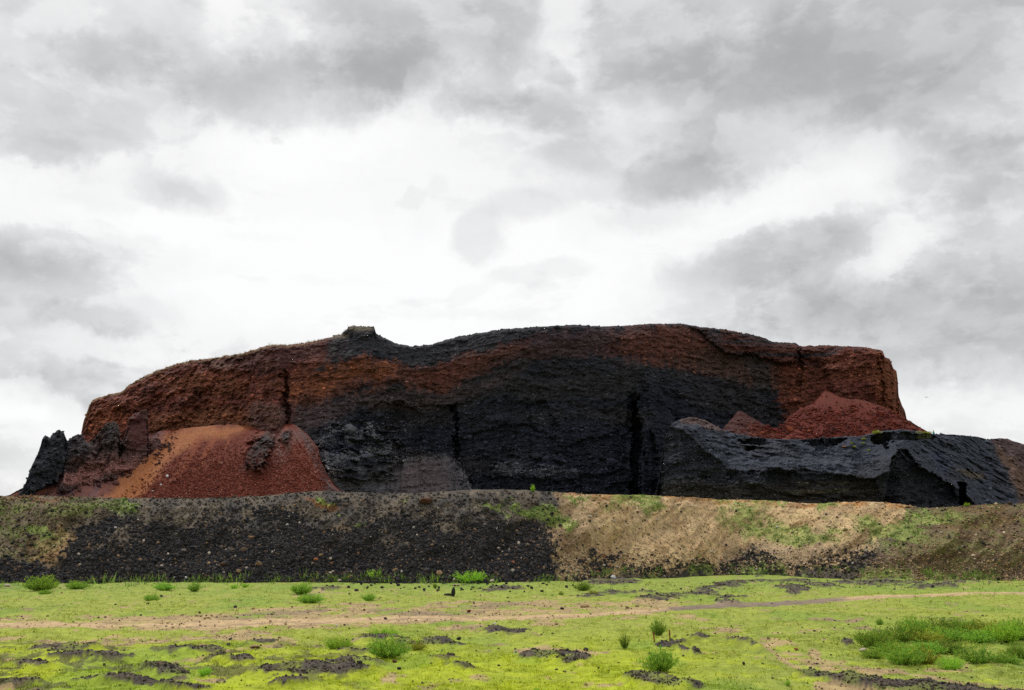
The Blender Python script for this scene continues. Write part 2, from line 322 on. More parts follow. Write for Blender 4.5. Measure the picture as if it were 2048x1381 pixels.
def main_depth(px, py, cy):
    wx, wy = warp(px, py, 7, 24); vx, vy = warp(px, py, 3.5, 5, 49); wx, wy = wx + vx - px, wy + vy - py
    D = np.interp(px, *CURV).astype(np.float32)
    steep = np.interp(px, [150, 400, 560, 640, 1000, 1800], [.085, .085, .06, .035, .028, .03])
    D = D + steep * (1000 - py)
    cap = np.interp(px, [150, 560, 700, 850, 1000, 1150, 1300, 1700, 1760, 1800], [25, 28, 60, 46, 44, 30, 26, 12, 10, 3])
    D = D + .10 * np.maximum(0, cap - (py - cy)) + .25 * np.maximum(0, 5 - (py - cy))
    D = D + 2.4 * fbm(px / 120, py / 260, 0, 2, 8)
    # vertical buttresses and gullies on the lower wall
    low = ss(740, 820, py)
    D = D + low * 2.2 * (np.abs(fbm(wx / 55, py / 400, 0, 3, 21)) - .3)
    D = D + 3.0 * pm(wx, wy, [(566, 740), (572, 738), (577, 800), (578, 862), (571, 862), (568, 800)], 3)
    D = D + 4.5 * pm(wx, wy, [(898, 812), (914, 806), (917, 850), (920, 905), (911, 925), (912, 850)], 3)
    D = D + 1.3 * pm(wx, wy, [(835, 815), (905, 812), (913, 860), (905, 865), (860, 838)], 4)
    D = D + 6.0 * pm(wx, wy, [(1268, 800), (1277, 796), (1280, 990), (1258, 992), (1262, 890)], 3) + 2.0 * pm(wx, wy, [(1262, 790), (1275, 786), (1275, 990), (1244, 992), (1248, 880)], 5)
    D = D + 3.0 * pm(wx, wy, [(1290, 880), (1300, 860), (1312, 900), (1316, 1000), (1288, 1000)], 7)
    D = D - 4.0 * pm(wx, wy, [(1284, 800), (1288, 760), (1302, 748), (1318, 770), (1345, 840), (1350, 1010), (1282, 1010)], 7)
    D = D + 1.6 * pm(wx, wy, [(1056, 812), (1085, 800), (1120, 860), (1090, 868), (1058, 858)], 3)
    D = D + 1.3 * pm(wx, wy, [(985, 852), (1050, 850), (1095, 866), (1130, 895), (1240, 860), (1240, 1010), (925, 1010), (920, 880)], 3)
    D = D + 1.1 * pm(wx, wy, [(760, 800), (800, 806), (850, 832), (905, 862), (912, 1000), (700, 1000), (700, 850)], 3)
    D = D - 1.8 * pm(wx, wy, [(778, 805), (800, 795), (830, 815), (815, 818)], 3)
    # upper right ledges under the dark capping beds
    D = D - 2.2 * pm(wx, wy, [(1365, 640), (1450, 650), (1540, 676), (1600, 690), (1600, 722), (1560, 728), (1520, 716), (1450, 705), (1420, 685)], 3)
    D = D - 1.5 * pm(wx, wy, [(1600, 690), (1700, 690), (1680, 715), (1640, 730), (1605, 715)], 4)
    D = D - 3.0 * pm(wx, wy, [(1700, 690), (1770, 700), (1800, 790), (1812, 850), (1700, 850), (1660, 770), (1650, 730)], 10)
    D = D + 1.4 * ell(wx, wy, 1760, 760, 5, 60) + 1.6 * ell(wx, wy, 1600, 740, 5, 46) + 1.6 * ell(wx, wy, 400, 790, 10, 7)
    D = D - 1.5 * ell(wx, wy, 722, 662, 34, 14)
    # small hollows low on the left wall, where grey ash has settled
    D = D - 3.2 * pm(wx, wy, [(640, 880), (700, 850), (780, 880), (800, 925), (760, 950), (710, 962), (660, 950)], 8)
    D = D - 8.0 * ss(905, 1010, py + .25 * np.abs(px - 830)) * pm(wx, wy, [(640, 900), (790, 918), (880, 912), (915, 920), (955, 985), (960, 1050), (660, 1050)], 5)
    D = D - 1.5 * pm(wx, wy, [(980, 935), (1040, 925), (1160, 940), (1160, 960), (1000, 955)], 4)
    return D
def knob_zone(px, py): return pm(px, py, [(640, 850), (720, 845), (800, 860), (810, 930), (760, 955), (700, 965), (640, 920)], 16)
def main_rough(px, py, X, D, Z):
    iso = ss(620, 480, px) + .5 * ss(1380, 1480, px)
    S = fbm(X / 5.5, Z / 1.9, D / 40, 5, 11, .58) * (1 - iso) + 1.25 * fbm(X / 3.8, Z / 3.4, D / 40, 6, 12, .6) * iso
    f = fbm(X / 1.3, Z / .7, 0, 4, 15, .6)
    kn = np.maximum(0, fbm(X / 2.1, Z / 1.0, 0, 3, 33) - .25)
    knz = np.clip(pm(px, py, [(640, 850), (800, 860), (800, 960), (700, 965), (640, 920)], 15) * 1.6 + pm(px, py, [(960, 900), (1240, 900), (1240, 1000), (960, 1000)], 20) * .8, 0, 2)
    am = np.interp(px, [150, 520, 620, 1300, 1400, 1800], [1.6, 1.3, .75, .7, .95, 1.0])
    b = np.abs(fbm(X / 8, Z / 8, D / 50, 5, 27, .6))
    vs = fbm(X / 1.3, Z / 16, 0, 4, 28, .55) * (1 - iso) * ss(760, 840, py)
    return -(b * (1.2 + 1.2 * iso) * am + S * .85 * am + vs * .45 + f * .5 * am + kn * (0.8 + 2.8 * knz)) * ss(0, 10, py - 640)
def main_col(px, py, X, Z):
    wx, wy = warp(px, py, 16, 45, 60); vx, vy = warp(px, py, 7, 12, 90)
    wx, wy = (wx + vx) / 2 , (wy + vy) / 2
    n = fbm(X / 14, Z / 5, 0, 5, 70); n2 = fbm(X / 3, Z / 2, 0, 4, 71, .6)
    grit = fbm(X / 1.1, Z / .7, 0, 4, 72, .65); run = fbm(X / .9, Z / 9, 0, 3, 73); bedn = fbm(X / 16, Z / .9, 0, 3, 74)
    def brk(m): return ss(.22, .78, m + (.42 * grit + .28 * bedn + .22 * run) * (m > .01) * (m < .995))
    col = np.zeros(px.shape + (3,), np.float32) + seen((32, 34, 42), KC)
    col = lay(col, ss(-.1, .5, n) * .7, (40, 39, 41), KC)
    col = lay(col, ss(.0, .6, -n) * .6, (25, 29, 38), KC)
    k = KC
    # red-brown west shoulder
    west = pm(wx, wy, [(100, 1050), (100, 700), (400, 690), (640, 670), (700, 690), (640, 740), (600, 790), (590, 850), (560, 880), (500, 1050)], 16)
    west = brk(west); col = lay(col, west, (92, 50, 42), k); col = lay(col, west * ss(.1, .5, grit) * .45, (122, 76, 56), k); col = lay(col, west * ss(.1, .5, -grit) * .5, (58, 34, 32), k)
    col = lay(col, west * ss(-.2, .5, n2) * .6, (70, 44, 42), k)
    col = lay(col, west * ss(.1, .7, n) * .3, (96, 58, 40), k)
    col = lay(col, pm(wx, wy, [(290, 835), (400, 815), (500, 815), (510, 850), (430, 862), (300, 880)], 12) * .6, (96, 62, 42), k)
    col = lay(col, ell(wx, wy, 205, 845, 40, 30, .6) * .6, (112, 64, 42), k)
    col = lay(col, pm(wx, wy, [(400, 740), (480, 745), (500, 790), (420, 800), (330, 790), (320, 760)], 15) * .35, (98, 62, 40), k)
    col = lay(col, pm(wx, wy, [(430, 715), (540, 690), (700, 675), (690, 705), (600, 730), (520, 752), (470, 740), (400, 726)], 12) * .85, (62, 40, 39), k)
    col = lay(col, pm(wx, wy, [(505, 800), (570, 815), (572, 865), (520, 865), (500, 840)], 9) * .75, (86, 66, 62), k)
    col = lay(col, pm(wx, wy, [(420, 716), (470, 738), (480, 750), (440, 738), (400, 722)], 6) * .5, (92, 70, 62), k)
    # orange band dipping across
    band = pm(wx, wy, [(520, 765), (600, 752), (680, 725), (730, 712), (800, 727), (865, 733), (920, 712), (1000, 690), (1080, 665), (1180, 650), (1420, 645), (1470, 690), (1500, 760), (1350, 740), (1250, 712), (1120, 712), (1010, 728), (930, 765), (880, 790), (800, 770), (730, 780), (660, 800), (600, 830), (575, 800)], 18)
    band = brk(band)
    col = lay(col, band * np.interp(px, [560, 860, 1000, 1120, 1220, 1320], [.9, .75, .42, .25, .25, .55]), (82, 51, 42), k)
    ob = pm(wx, wy, [(540, 775), (620, 755), (690, 728), (740, 718), (800, 738), (780, 755), (700, 765), (640, 790), (590, 800)], 18); ob = brk(ob)
    col = lay(col, ob * (.4 + .35 * ss(-.3, .5, n2)), (108, 64, 42), k)
    col = lay(col, pm(wx, wy, [(830, 745), (900, 725), (1000, 695), (1050, 690), (960, 730), (900, 780), (850, 775)], 16) * .5, (82, 46, 38), k)
    # purple grey transition below it
    col = lay(col, pm(wx, wy, [(580, 835), (660, 800), (760, 780), (880, 790), (960, 770), (1060, 720), (1050, 740), (940, 800), (840, 825), (720, 815), (640, 850), (600, 870)], 14) * .7, (62, 52, 52), k)
    col = lay(col, ell(wx, wy, 620, 830, 50, 22, .7) * .6, (78, 66, 68), k)
    # dark capping beds
    capd = pm(wx, wy, [(660, 690), (700, 640), (760, 640), (870, 670), (1000, 640), (1110, 645), (1040, 672), (940, 700), (870, 733), (800, 722), (730, 708), (650, 728)], 8)
    col = lay(col, capd * .9, (41, 41, 45), k)
    col = lay(col, ell(px, py, 722, 656, 32, 7, .5) * .6 + ell(px, py, 672, 672, 22, 5, .5) * .6, (104, 94, 78), k)
    # east side
    east = pm(wx, wy, [(1540, 690), (1600, 690), (1780, 680), (1840, 860), (1600, 880), (1560, 800), (1550, 740)], 22); east = brk(east)
    col = lay(col, east, (80, 44, 36), k)
    col = lay(col, pm(wx, wy, [(1380, 690), (1560, 720), (1560, 780), (1440, 760), (1390, 740)], 18) * .55, (58, 48, 44), k)
    col = lay(col, pm(wx, wy, [(1750, 700), (1790, 720), (1815, 850), (1770, 840), (1745, 780)], 9) * .75, (102, 60, 42), k)
    col = lay(col, east * ss(.1, .6, n) * .35, (92, 58, 42), k)
    col = lay(col, pm(wx, wy, [(1366, 644), (1400, 652), (1470, 660), (1450, 705), (1420, 690), (1385, 665)], 4) * .9, (36, 38, 44), k)
    stripes = ss(.05, .3, fbm(X / 20, Z / .9, 0, 3, 77))
    rz = pm(wx, wy, [(1440, 655), (1540, 676), (1600, 692), (1690, 692), (1640, 735), (1560, 732), (1450, 700)], 5)
    col = lay(col, rz * .9, (60, 34, 30), k); col = lay(col, rz * stripes * .9, (34, 34, 38), k)
    col = lay(col, ell(wx, wy, 1330, 690, 110, 38, .6) * .55 * brk(ell(wx, wy, 1330, 690, 120, 44, .8)), (84, 48, 38), k)
    # wind-blown grey ash low on the wall
    ash = pm(vx, vy, [(640, 880), (655, 935), (705, 960), (770, 945), (790, 918), (880, 912), (915, 920), (945, 975), (965, 1060), (640, 1060), (648, 960)], 5)
    col = lay(col, ash * .95, (70, 70, 74), k)
    col = lay(col, ash * ell(wx, wy, 850, 960, 60, 45, .6) * .6, (80, 66, 66), k)
    col = lay(col, pm(vx, vy, [(978, 942), (1000, 926), (1030, 922), (1060, 938), (1120, 932), (1160, 948), (1100, 952), (1020, 952)], 4) * .8, (62, 63, 70), k)
    col = lay(col, knob_zone(px, py) * ss(-.1, .4, n2) * .7, (62, 64, 66), k)
    # paler rim where soil and dry grass lie along the crest
    cy = main_crest(px[0]); col = lay(col, ss(7, 1, py - cy[None, :]) * ss(700, 560, px) * .6, (112, 92, 64), k)
    # fine strata tone
    col = lay(col, pm(vx, vy, [(622, 870), (640, 880), (660, 930), (700, 965), (720, 1000), (670, 1010), (640, 930)], 6) * .85, (72, 71, 74), k)
    dip = Z + .12 * X * np.sin(X / 40); col = col * (1 + .30 * fbm(X / 18, dip / .7, 0, 4, 78) + .18 * run)[..., None]
    return np.clip(col, .002, 1)
cliff = patch(120, 1835, 1.05, 330, main_crest, lambda p: 1150 + 0 * p, lambda p: 1016 + 0 * p, main_depth, main_rough, BACK, main_col, 'cliff', M_cliff,
              kind='structure', label='high quarried volcano wall of black, brown and orange scoria beds')

# ================================================================== RIGHT BENCH
BSKY = [(1296,1012),(1314,980),(1322,930),(1328,885),(1336,858),(1345,846),(1360,840),(1378,835),(1410,840),(1440,858),(1470,868),(1500,873),(1540,878),(1600,879),(1660,875),(1720,873),(1742,868),(1760,863),(1800,859),(1840,863),(1868,868),(1900,869),(1950,873),(1975,879),(2000,877),(2016,878),(2030,884),(2048,889),(2120,912),(2250,960),(2420,1010)]
def bench_crest(px): return crest(BSKY, px) + .9 * fbm(px / 8, 0 * px, 0, 5, 13, .65)
def bench_depth(px, py, cy):
    wx, wy = warp(px, py, 6, 26, 140); vx, vy = warp(px, py, 3, 5, 145); wx, wy = wx + vx - px, wy + vy - py
    rim = np.interp(px, [1300, 1340, 1390, 1410, 1440, 1456, 1530, 1620, 1700, 1750, 1780, 1796, 1830, 1880, 1920, 1960, 2048, 2300], [850, 848, 878, 905, 918, 938, 938, 944, 952, 958, 940, 902, 930, 962, 976, 1020, 1040, 1060])
    rim = rim + 5 * fbm(px / 24, 0 * px, 0, 4, 50)
    D0 = np.interp(px, [1290, 1316, 1360, 1450, 1600, 1750, 1800, 1900, 2048, 2400], [218, 212, 205, 201, 201, 199, 196, 200, 210, 240]).astype(np.float32)
    D = D0 + .018 * (1010 - py)
    D = D + .17 * np.maximum(0, rim - py)                      # top slopes back above the rim
    D = D - 1.0 * np.exp(-((py - rim) / 4.0) ** 2)             # lip
    # alcoves behind the rim
    D = D + 5 * pm(wx, wy, [(1480, 880), (1555, 878), (1558, 889), (1520, 893), (1495, 890)], 2) + 4 * pm(wx, wy, [(1490, 893), (1515, 897), (1508, 905), (1492, 904)], 2)
    D = D + 6 * pm(wx, wy, [(1600, 880), (1690, 877), (1680, 890), (1640, 904), (1620, 893)], 2)
    D = D + 7 * pm(wx, wy, [(1745, 869), (1800, 867), (1870, 870), (1862, 880), (1800, 881), (1775, 884), (1772, 900), (1745, 886)], 2)
    D = D + 4 * pm(wx, wy, [(1796, 898), (1812, 900), (1840, 935), (1900, 970), (1925, 1010), (1765, 1010), (1775, 960), (1785, 925)], 2.5)
    D = D + 9 * pm(wx, wy, [(1918, 968), (1934, 970), (1937, 1020), (1920, 1020)], 1.5)
    D = D + 1.2 * pm(wx, wy, [(1392, 878), (1410, 900), (1440, 940), (1446, 1010), (1402, 1010), (1404, 930)], 9)
    D = D + 2.0 * pm(wx, wy, [(1530, 945), (1620, 940), (1750, 960), (1760, 1010), (1530, 1010)], 4)
    D = D - 1.6 * pm(wx, wy, [(1455, 960), (1475, 945), (1500, 950), (1520, 945), (1527, 1010), (1448, 1010)], 3)
    D = D + 2 * pm(wx, wy, [(1312, 880), (1323, 875), (1325, 1010), (1316, 1010)], 3)
    return D
def bench_rough(px, py, X, D, Z):
    S = fbm(X / 4, Z / 1.6, 0, 5, 211, .58); f = fbm(X / 1.0, Z / .6, 0, 4, 215, .6)
    kn = np.maximum(0, fbm(X / 1.6, Z / .9, 0, 3, 233) - .3)
    # slanting beds dipping to the right
    a = R(-24); u = X * math.cos(a) + Z * math.sin(a); v = -X * math.sin(a) + Z * math.cos(a)
    bed = np.abs(fbm(u / 9, v / 1.3, 0, 4, 240)); bz = pm(px, py, [(1840, 880), (1960, 870), (2040, 980), (2000, 1010), (1920, 960), (1830, 910)], 20)
    a = R(-8); u = X * math.cos(a) + Z * math.sin(a); v = -X * math.sin(a) + Z * math.cos(a)
    b2 = np.abs(fbm(u / 8, v / .9, 0, 4, 245)); z2 = pm(px, py, [(1400, 870), (1560, 890), (1560, 930), (1430, 915)], 16) + .6 * pm(px, py, [(1560, 960), (1760, 960), (1760, 1010), (1520, 1010)], 16)
    return -(S * .8 + f * .38 + kn * .9 + 1.3 * np.abs(fbm(X / 7, Z / 4, 0, 3, 216))) + 1.9 * bed * bz + 1.2 * b2 * z2
def bench_col(px, py, X, Z):
    wx, wy = warp(px, py, 8, 20, 160); n = fbm(X / 8, Z / 4, 0, 5, 170)
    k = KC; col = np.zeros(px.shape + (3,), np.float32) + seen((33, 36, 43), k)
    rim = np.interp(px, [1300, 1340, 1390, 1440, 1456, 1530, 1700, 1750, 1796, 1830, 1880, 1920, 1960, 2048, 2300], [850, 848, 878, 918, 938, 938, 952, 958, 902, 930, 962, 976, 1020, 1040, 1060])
    col = lay(col, ss(4, -6, wy - rim) * .9, (50, 54, 63), k)  # top slope coloured paler and bluish: light from above painted in
    col = lay(col, ss(0, .6, n) * .4, (42, 42, 45), k)
    col = lay(col, ss(950, 985, wy) * ss(1310, 1330, wx) * ss(1780, 1740, wx) * .55, (50, 46, 38), k)
    col = lay(col, ss(.15, .5, fbm(X / 10, Z / .5, 0, 3, 171)) * ss(955, 975, wy) * ss(1560, 1600, wx) * ss(1780, 1740, wx) * .5, (78, 72, 56), k)
    col = lay(col, pm(wx, wy, [(1365, 830), (1425, 838), (1450, 858), (1440, 862), (1400, 850), (1360, 848)], 4) * .55, (92, 68, 58), k)
    col = lay(col, pm(wx, wy, [(1960, 860), (2500, 860), (2500, 1060), (2030, 1060), (2040, 990), (2010, 930), (1985, 890)], 6) * .95, (72, 58, 58), k)
    col = lay(col, pm(wx, wy, [(1985, 890), (2048, 930), (2100, 1010), (2040, 990), (2010, 930)], 10) * ss(-.2, .4, n) * .7, (88, 68, 52), k)
    col = lay(col, pm(wx, wy, [(1855, 905), (1880, 905), (1905, 930), (1900, 950), (1875, 940)], 4) * .6, (44, 50, 66), k)
    col = lay(col, ell(wx, wy, 1945, 950, 26, 7, .5, 10) * .6, (92, 80, 66), k)
    col = lay(col, pm(px, py, [(1745, 866), (1760, 861), (1770, 866), (1752, 874)], 2) * .4 + pm(px, py, [(1835, 861), (1865, 866), (1860, 869), (1830, 867)], 1.5) * .5, (110, 112, 62), k)
    col = col * (1 + .15 * fbm(X / 8, Z / .7, 0, 4, 178))[..., None]
    return np.clip(col, .002, 1)
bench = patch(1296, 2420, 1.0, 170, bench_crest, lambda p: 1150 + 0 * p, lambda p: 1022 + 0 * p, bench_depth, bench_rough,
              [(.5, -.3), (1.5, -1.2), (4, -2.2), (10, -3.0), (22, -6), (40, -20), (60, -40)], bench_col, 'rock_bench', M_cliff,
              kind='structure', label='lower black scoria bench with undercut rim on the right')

# ================================================================== SLOPES OF LOOSE SCREE
def slope_depth(Yb, t):
    def f(px, py, cy):
        _, kz = ray_k(px, py); yb = Yb(px) if callable(Yb) else Yb
        return ((CAM_H + yb * t) / (t - kz)).astype(np.float32)
    return f
KS = .86
TSKY = [(-60,1016),(0,994),(20,990),(60,968),(100,950),(108,948),(150,930),(200,905),(250,885),(300,868),(330,861),(370,857),(430,851),(470,850),(500,852),(520,860),(545,864),(560,860),(570,850),(578,847),(592,852),(615,868),(636,896),(642,925),(655,950),(672,972),(690,990),(720,1010)]
def tal_crest(px): return crest(TSKY, px) + .8 * fbm(px / 10, 0 * px, 0, 4, 301, .6)
def tal_depth(px, py, cy):
    yb = np.interp(px, [-60, 60, 200, 300, 450, 570, 640, 720], [172, 176, 186, 193, 195, 193, 194, 204]) + 0 * py
    D = slope_depth(lambda p: yb, .72)(px, py, cy)
    wx, wy = warp(px, py, 10, 11, 310)
    # outcrop poking through the scree
    oc = np.maximum(ell(wx, wy, 520, 900, 19, 36, .3, 24), 0) + .8 * ell(wx, wy, 512, 922, 20, 14, .3) + .6 * ell(wx, wy, 573, 873, 8, 10, .4)
    return D - 3.2 * np.clip(oc, 0, 1.2)
def tal_rough(px, py, X, D, Z):
    oc = ell(px, py, 517, 905, 28, 40, .3) + ell(px, py, 573, 873, 10, 12, .4)
    low = ss(.35, .75, fbm(X / 9, Z / 9, 0, 3, 320) * .5 + .5) * ss(860, 960, py)
    gl = np.abs(fbm((px - 460 + (px - 460) * (py - 850) * -.004) / 16, py / 260, 0, 3, 326))
    return -(fbm(X / 9, Z / 20, 0, 3, 321) * .8 - gl * .7 + fbm(X / .9, Z / .6, 0, 3, 322, .6) * (.08 + .22 * low) + oc * (fbm(X / 2, Z / 1.4, 0, 5, 323, .65) * 1.3 + np.abs(fbm(X / 1.6, Z / 1.6, 0, 4, 324, .6)) * 1.6))
def tal_col(px, py, X, Z):
    wx, wy = warp(px, py, 9, 26, 330); k = KS
    # streaks run down the fall line
    st = fbm((px + .55 * py) / 9, (py - .2 * px) / 90, 0, 4, 335); st2 = fbm((px - .35 * py) / 7, py / 80, 0, 4, 336)
    col = np.zeros(px.shape + (3,), np.float32) + seen((112, 56, 43), k)
    col = lay(col, ss(.0, .5, fbm(X / 3, Z / 3, 0, 4, 337, .6)) * .35, (92, 44, 38), k)
    org = pm(wx + 6 * st, wy, [(185, 1010), (235, 955), (295, 898), (330, 868), (400, 852), (500, 852), (470, 868), (400, 880), (350, 915), (310, 955), (280, 990), (270, 1010)], 10)
    col = lay(col, org * .9, (172, 112, 74), k)
    col = lay(col, ss(.1, .6, st) * pm(wx, wy, [(290, 960), (350, 880), (500, 850), (540, 860), (470, 900), (360, 960), (270, 1010)], 18) * .6, (150, 84, 56), k)
    col = lay(col, pm(wx, wy, [(215, 1010), (270, 955), (310, 905), (340, 890), (300, 950), (265, 1010)], 8) * .5, (150, 88, 42), k)
    pk = pm(wx + 5 * st, wy, [(-100, 1040), (-100, 1000), (100, 940), (240, 880), (320, 860), (320, 890), (250, 945), (205, 990), (190, 1020)], 10)
    col = lay(col, pk * .9, (132, 92, 86), k)
    col = lay(col, pk * ss(0, .5, st) * .7, (104, 80, 88), k)
    col = lay(col, pk * ss(.1, .5, -st) * .5, (138, 82, 66), k)
    col = lay(col, pm(wx, wy, [(-100, 1030), (-60, 1000), (60, 960), (120, 950), (112, 985), (60, 1005)], 6) * .8, (120, 68, 54), k)
    col = lay(col, pm(wx, wy, [(520, 858), (600, 858), (600, 880), (560, 930), (545, 935), (545, 880)], 8) * (.5 + .4 * ss(-.2, .4, st2)), (116, 86, 80), k)
    col = lay(col, ell(wx, wy, 505, 935, 22, 10, .5) * .6, (128, 96, 92), k)
    oc = np.clip(ell(wx, wy, 520, 900, 19, 36, .3, 24) + ell(wx, wy, 512, 922, 20, 14, .3) + ell(wx, wy, 573, 873, 8, 10, .4), 0, 1)
    col = lay(col, oc * .95, (66, 62, 62), k)
    col = lay(col, pm(wx, wy, [(590, 850), (620, 870), (640, 905), (652, 950), (680, 985), (700, 1020), (660, 1010), (642, 960), (622, 915), (606, 876)], 9) * .85, (92, 82, 82), k)
    return np.clip(col, .002, 1)
talus = patch(-60, 720, 1.1, 150, tal_crest, lambda p: 1145 + 0 * p, lambda p: 1016 + 0 * p, tal_depth, tal_rough,
              [(.5, -.6), (2, -3), (8, -12), (20, -40)], tal_col, 'scree_slope', M_scree, kind='structure', label='fan of loose red and orange scree at the foot of the wall')

# small red cones on the bench
CSKY = [(1425,880),(1440,864),(1458,843),(1475,824),(1483,823),(1500,833),(1525,848),(1548,860),(1565,850),(1580,832),(1600,818),(1618,812),(1630,802),(1645,784),(1651,780),(1662,784),(1680,794),(1700,799),(1712,799),(1730,802),(1760,812),(1790,826),(1820,843),(1845,858),(1862,867),(1890,885)]
def cone_crest(px): return crest(CSKY, px) + .5 * fbm(px / 7, 0 * px, 0, 4, 401, .6)
def cone_depth(px, py, cy):
    D = slope_depth(lambda p: np.interp(p, [1425, 1480, 1550, 1650, 1760, 1890], [186, 184, 189, 184, 186, 196]), .66)(px, py, cy); return D
def cone_rough(px, py, X, D, Z):
    low = ss(815, 850, py + 6 * fbm(px / 20, py / 20, 0, 3, 411))
    return -(fbm(X / 6, Z / 12, 0, 3, 412) * .6 + fbm(X / 1.1, Z / .8, 0, 3, 413, .6) * (.1 + .55 * low))
def cone_col(px, py, X, Z):
    wx, wy = warp(px, py, 6, 16, 420); k = KS
    col = np.zeros(px.shape + (3,), np.float32) + seen((104, 46, 37), k)
    col = lay(col, ss(-.1, .5, fbm(X / 3, Z / 3, 0, 4, 421)) * .4, (84, 38, 33), k)
    col = lay(col, ss(1560, 1545, wx) * .85, (74, 48, 46), k)
    col = lay(col, pm(wx, wy, [(1500, 880), (1500, 850), (1545, 855), (1590, 872), (1590, 890)], 6) * .7, (112, 58, 42), k)
    col = lay(col, pm(wx, wy, [(1620, 790), (1655, 778), (1760, 805), (1880, 870), (1840, 868), (1740, 825), (1660, 812)], 7) * .6, (110, 58, 46), k)
    return np.clip(col, .002, 1)
cones = patch(1425, 1890, 1.0, 90, cone_crest, lambda p: 1000 + 0 * p, lambda p: 892 + 0 * p, cone_depth, cone_rough,
              [(.5, -.5), (2, -2.5), (8, -9), (20, -25)], cone_col, 'scree_cone', M_scree, hidden=8, kind='structure', label='twin cones of brick red rubble heaped on the black bench')

# ================================================================== LEFT RIDGE OF PINNACLES
RSKY = [(30,1010),(42,985),(50,968),(57,950),(66,925),(74,912),(80,895),(84,878),(90,873),(100,874),(112,864),(119,859),(126,860),(130,872),(134,881),(142,876),(152,868),(157,866),(164,870),(172,884),(180,886),(196,868),(206,855),(212,850),(224,843),(231,842),(238,852),(240,880),(246,882),(254,856),(258,836),(276,826),(292,820),(297,822),(297,850),(294,876),(320,880),(330,905),(335,940),(345,1010)]
def rid_crest(px): return crest(RSKY, px) + 3.2 * fbm(px / 7, 0 * px, 0, 5, 501, .65)
def rid_foot(px): return np.interp(px, [30, 60, 110, 125, 160, 200, 240, 262, 300, 345], [1004, 992, 965, 985, 975, 965, 958, 945, 902, 885])
def rid_depth(px, py, cy):
    wx, wy = warp(px, py, 3, 14, 510)
    ft = rid_foot(px)
    talY = slope_depth(lambda p: np.interp(p, [-60, 60, 200, 300, 450], [172, 176, 186, 193, 195]), .72)
    D = talY(px, ft, cy) - 1.2 + .07 * (ft - py) + np.interp(px, [30, 110, 128, 134, 200, 230, 242, 300, 345], [0, -2, -1, 1.5, 2, 1, 3, 2, 3])
    D = D + 3.0 * pm(wx, wy, [(128, 880), (136, 880), (122, 980), (112, 990)], 3) + 3.5 * pm(wx, wy, [(178, 885), (196, 868), (205, 900), (188, 930)], 5)
    D = D + 3.0 * pm(wx, wy, [(240, 855), (250, 870), (246, 900), (236, 930)], 3)
    # foot dives under the scree
    base = talY(px, py, cy)
    m = ss(-6, 8, py - ft - 6 * fbm(px / 9, py / 9, 0, 4, 515))
    return D * (1 - m) + (base + 3.5) * m
def rid_rough(px, py, X, D, Z):
    return -(fbm(X / 2.6, Z / 3.2, 0, 5, 521, .6) * 1.7 + 2.0 * np.abs(fbm(X / 2.2, Z / 7, 0, 4, 527, .6)) + fbm(X / .8, Z / .7, 0, 4, 525, .6) * .4 + 1.1 * np.maximum(0, fbm(X / 1.6, Z / 1.1, 0, 3, 526) - .2))
def rid_col(px, py, X, Z):
    wx, wy = warp(px, py, 7, 16, 530); k = KC; n = fbm(X / 3, Z / 3, 0, 4, 531)
    col = np.zeros(px.shape + (3,), np.float32) + seen((64, 50, 48), k)
    col = lay(col, ss(.0, .5, n) * .6, (82, 58, 54), k)
    col = lay(col, ss(138, 120, wx + .25 * (950 - wy) * -1) * .95, (38, 42, 48), k)
    col = lay(col, ell(wx, wy, 160, 890, 26, 34, .5) * .8, (46, 44, 48), k)
    col = lay(col, ell(wx, wy, 224, 870, 18, 32, .4) * .85, (58, 54, 54), k)
    col = lay(col, ell(wx, wy, 275, 860, 26, 40, .4) * .8, (78, 48, 46), k)
    col = lay(col, ss(905, 950, wy + .1 * wx - 20) * ss(105, 135, wx) * .75 * ss(-.4, .3, n + .2), (122, 84, 78), k)
    return np.clip(col, .002, 1)
ridge = patch(30, 345, 1.0, 160, rid_crest, lambda p: 1150 + 0 * p, lambda p: 1012 + 0 * p, rid_depth, rid_rough,
              [(.4, -.4), (1.2, -1), (3, -3), (7, -8), (14, -20), (20, -40)], rid_col, 'rock_ridge', M_cliff, kind='structure', label='jagged dark rock pinnacles at the left end of the volcano')

# ================================================================== BANK (long spoil heap)
KB = .92
def smooth1(y, n):
    k = np.ones(n) / n; return np.convolve(np.pad(y, n // 2, mode='edge'), k, 'same')[n // 2: n // 2 + len(y)]
BKSKY = [(-700,1000),(-200,992),(0,993),(60,991),(150,994),(250,997),(400,997),(520,993),(590,986),(640,982),(700,985),(800,987),(880,984),(930,980),(1000,979),(1060,981),(1130,986),(1200,990),(1290,990),(1340,993),(1400,996),(1440,1000),(1500,1000),(1560,1003),(1620,1008),(1660,1006),(1700,1004),(1760,1005),(1810,1010),(1850,1017),(1880,1016),(1930,1012),(1980,1009),(2048,1006),(2200,1002),(2800,1000)]
BFOOT = [(-700,1165),(0,1172),(150,1168),(300,1166),(600,1160),(750,1162),(900,1166),(1100,1163),(1150,1154),(1230,1145),(1330,1140),(1420,1133),(1500,1128),(1600,1138),(1700,1142),(1800,1146),(1950,1152),(2048,1156),(2800,1160)]
def bank_crest(px): return crest(BKSKY, px) + np.interp(px, [-700, 1000, 1200, 1850, 1900, 2800], [.7, .7, 1.3, 1.5, .5, .5]) * fbm(px / 12, 0 * px, 0, 5, 601, .6)
def bank_footY(px):
    fy = crest(BFOOT, px); _, kz = ray_k(px, fy); return -CAM_H / kz
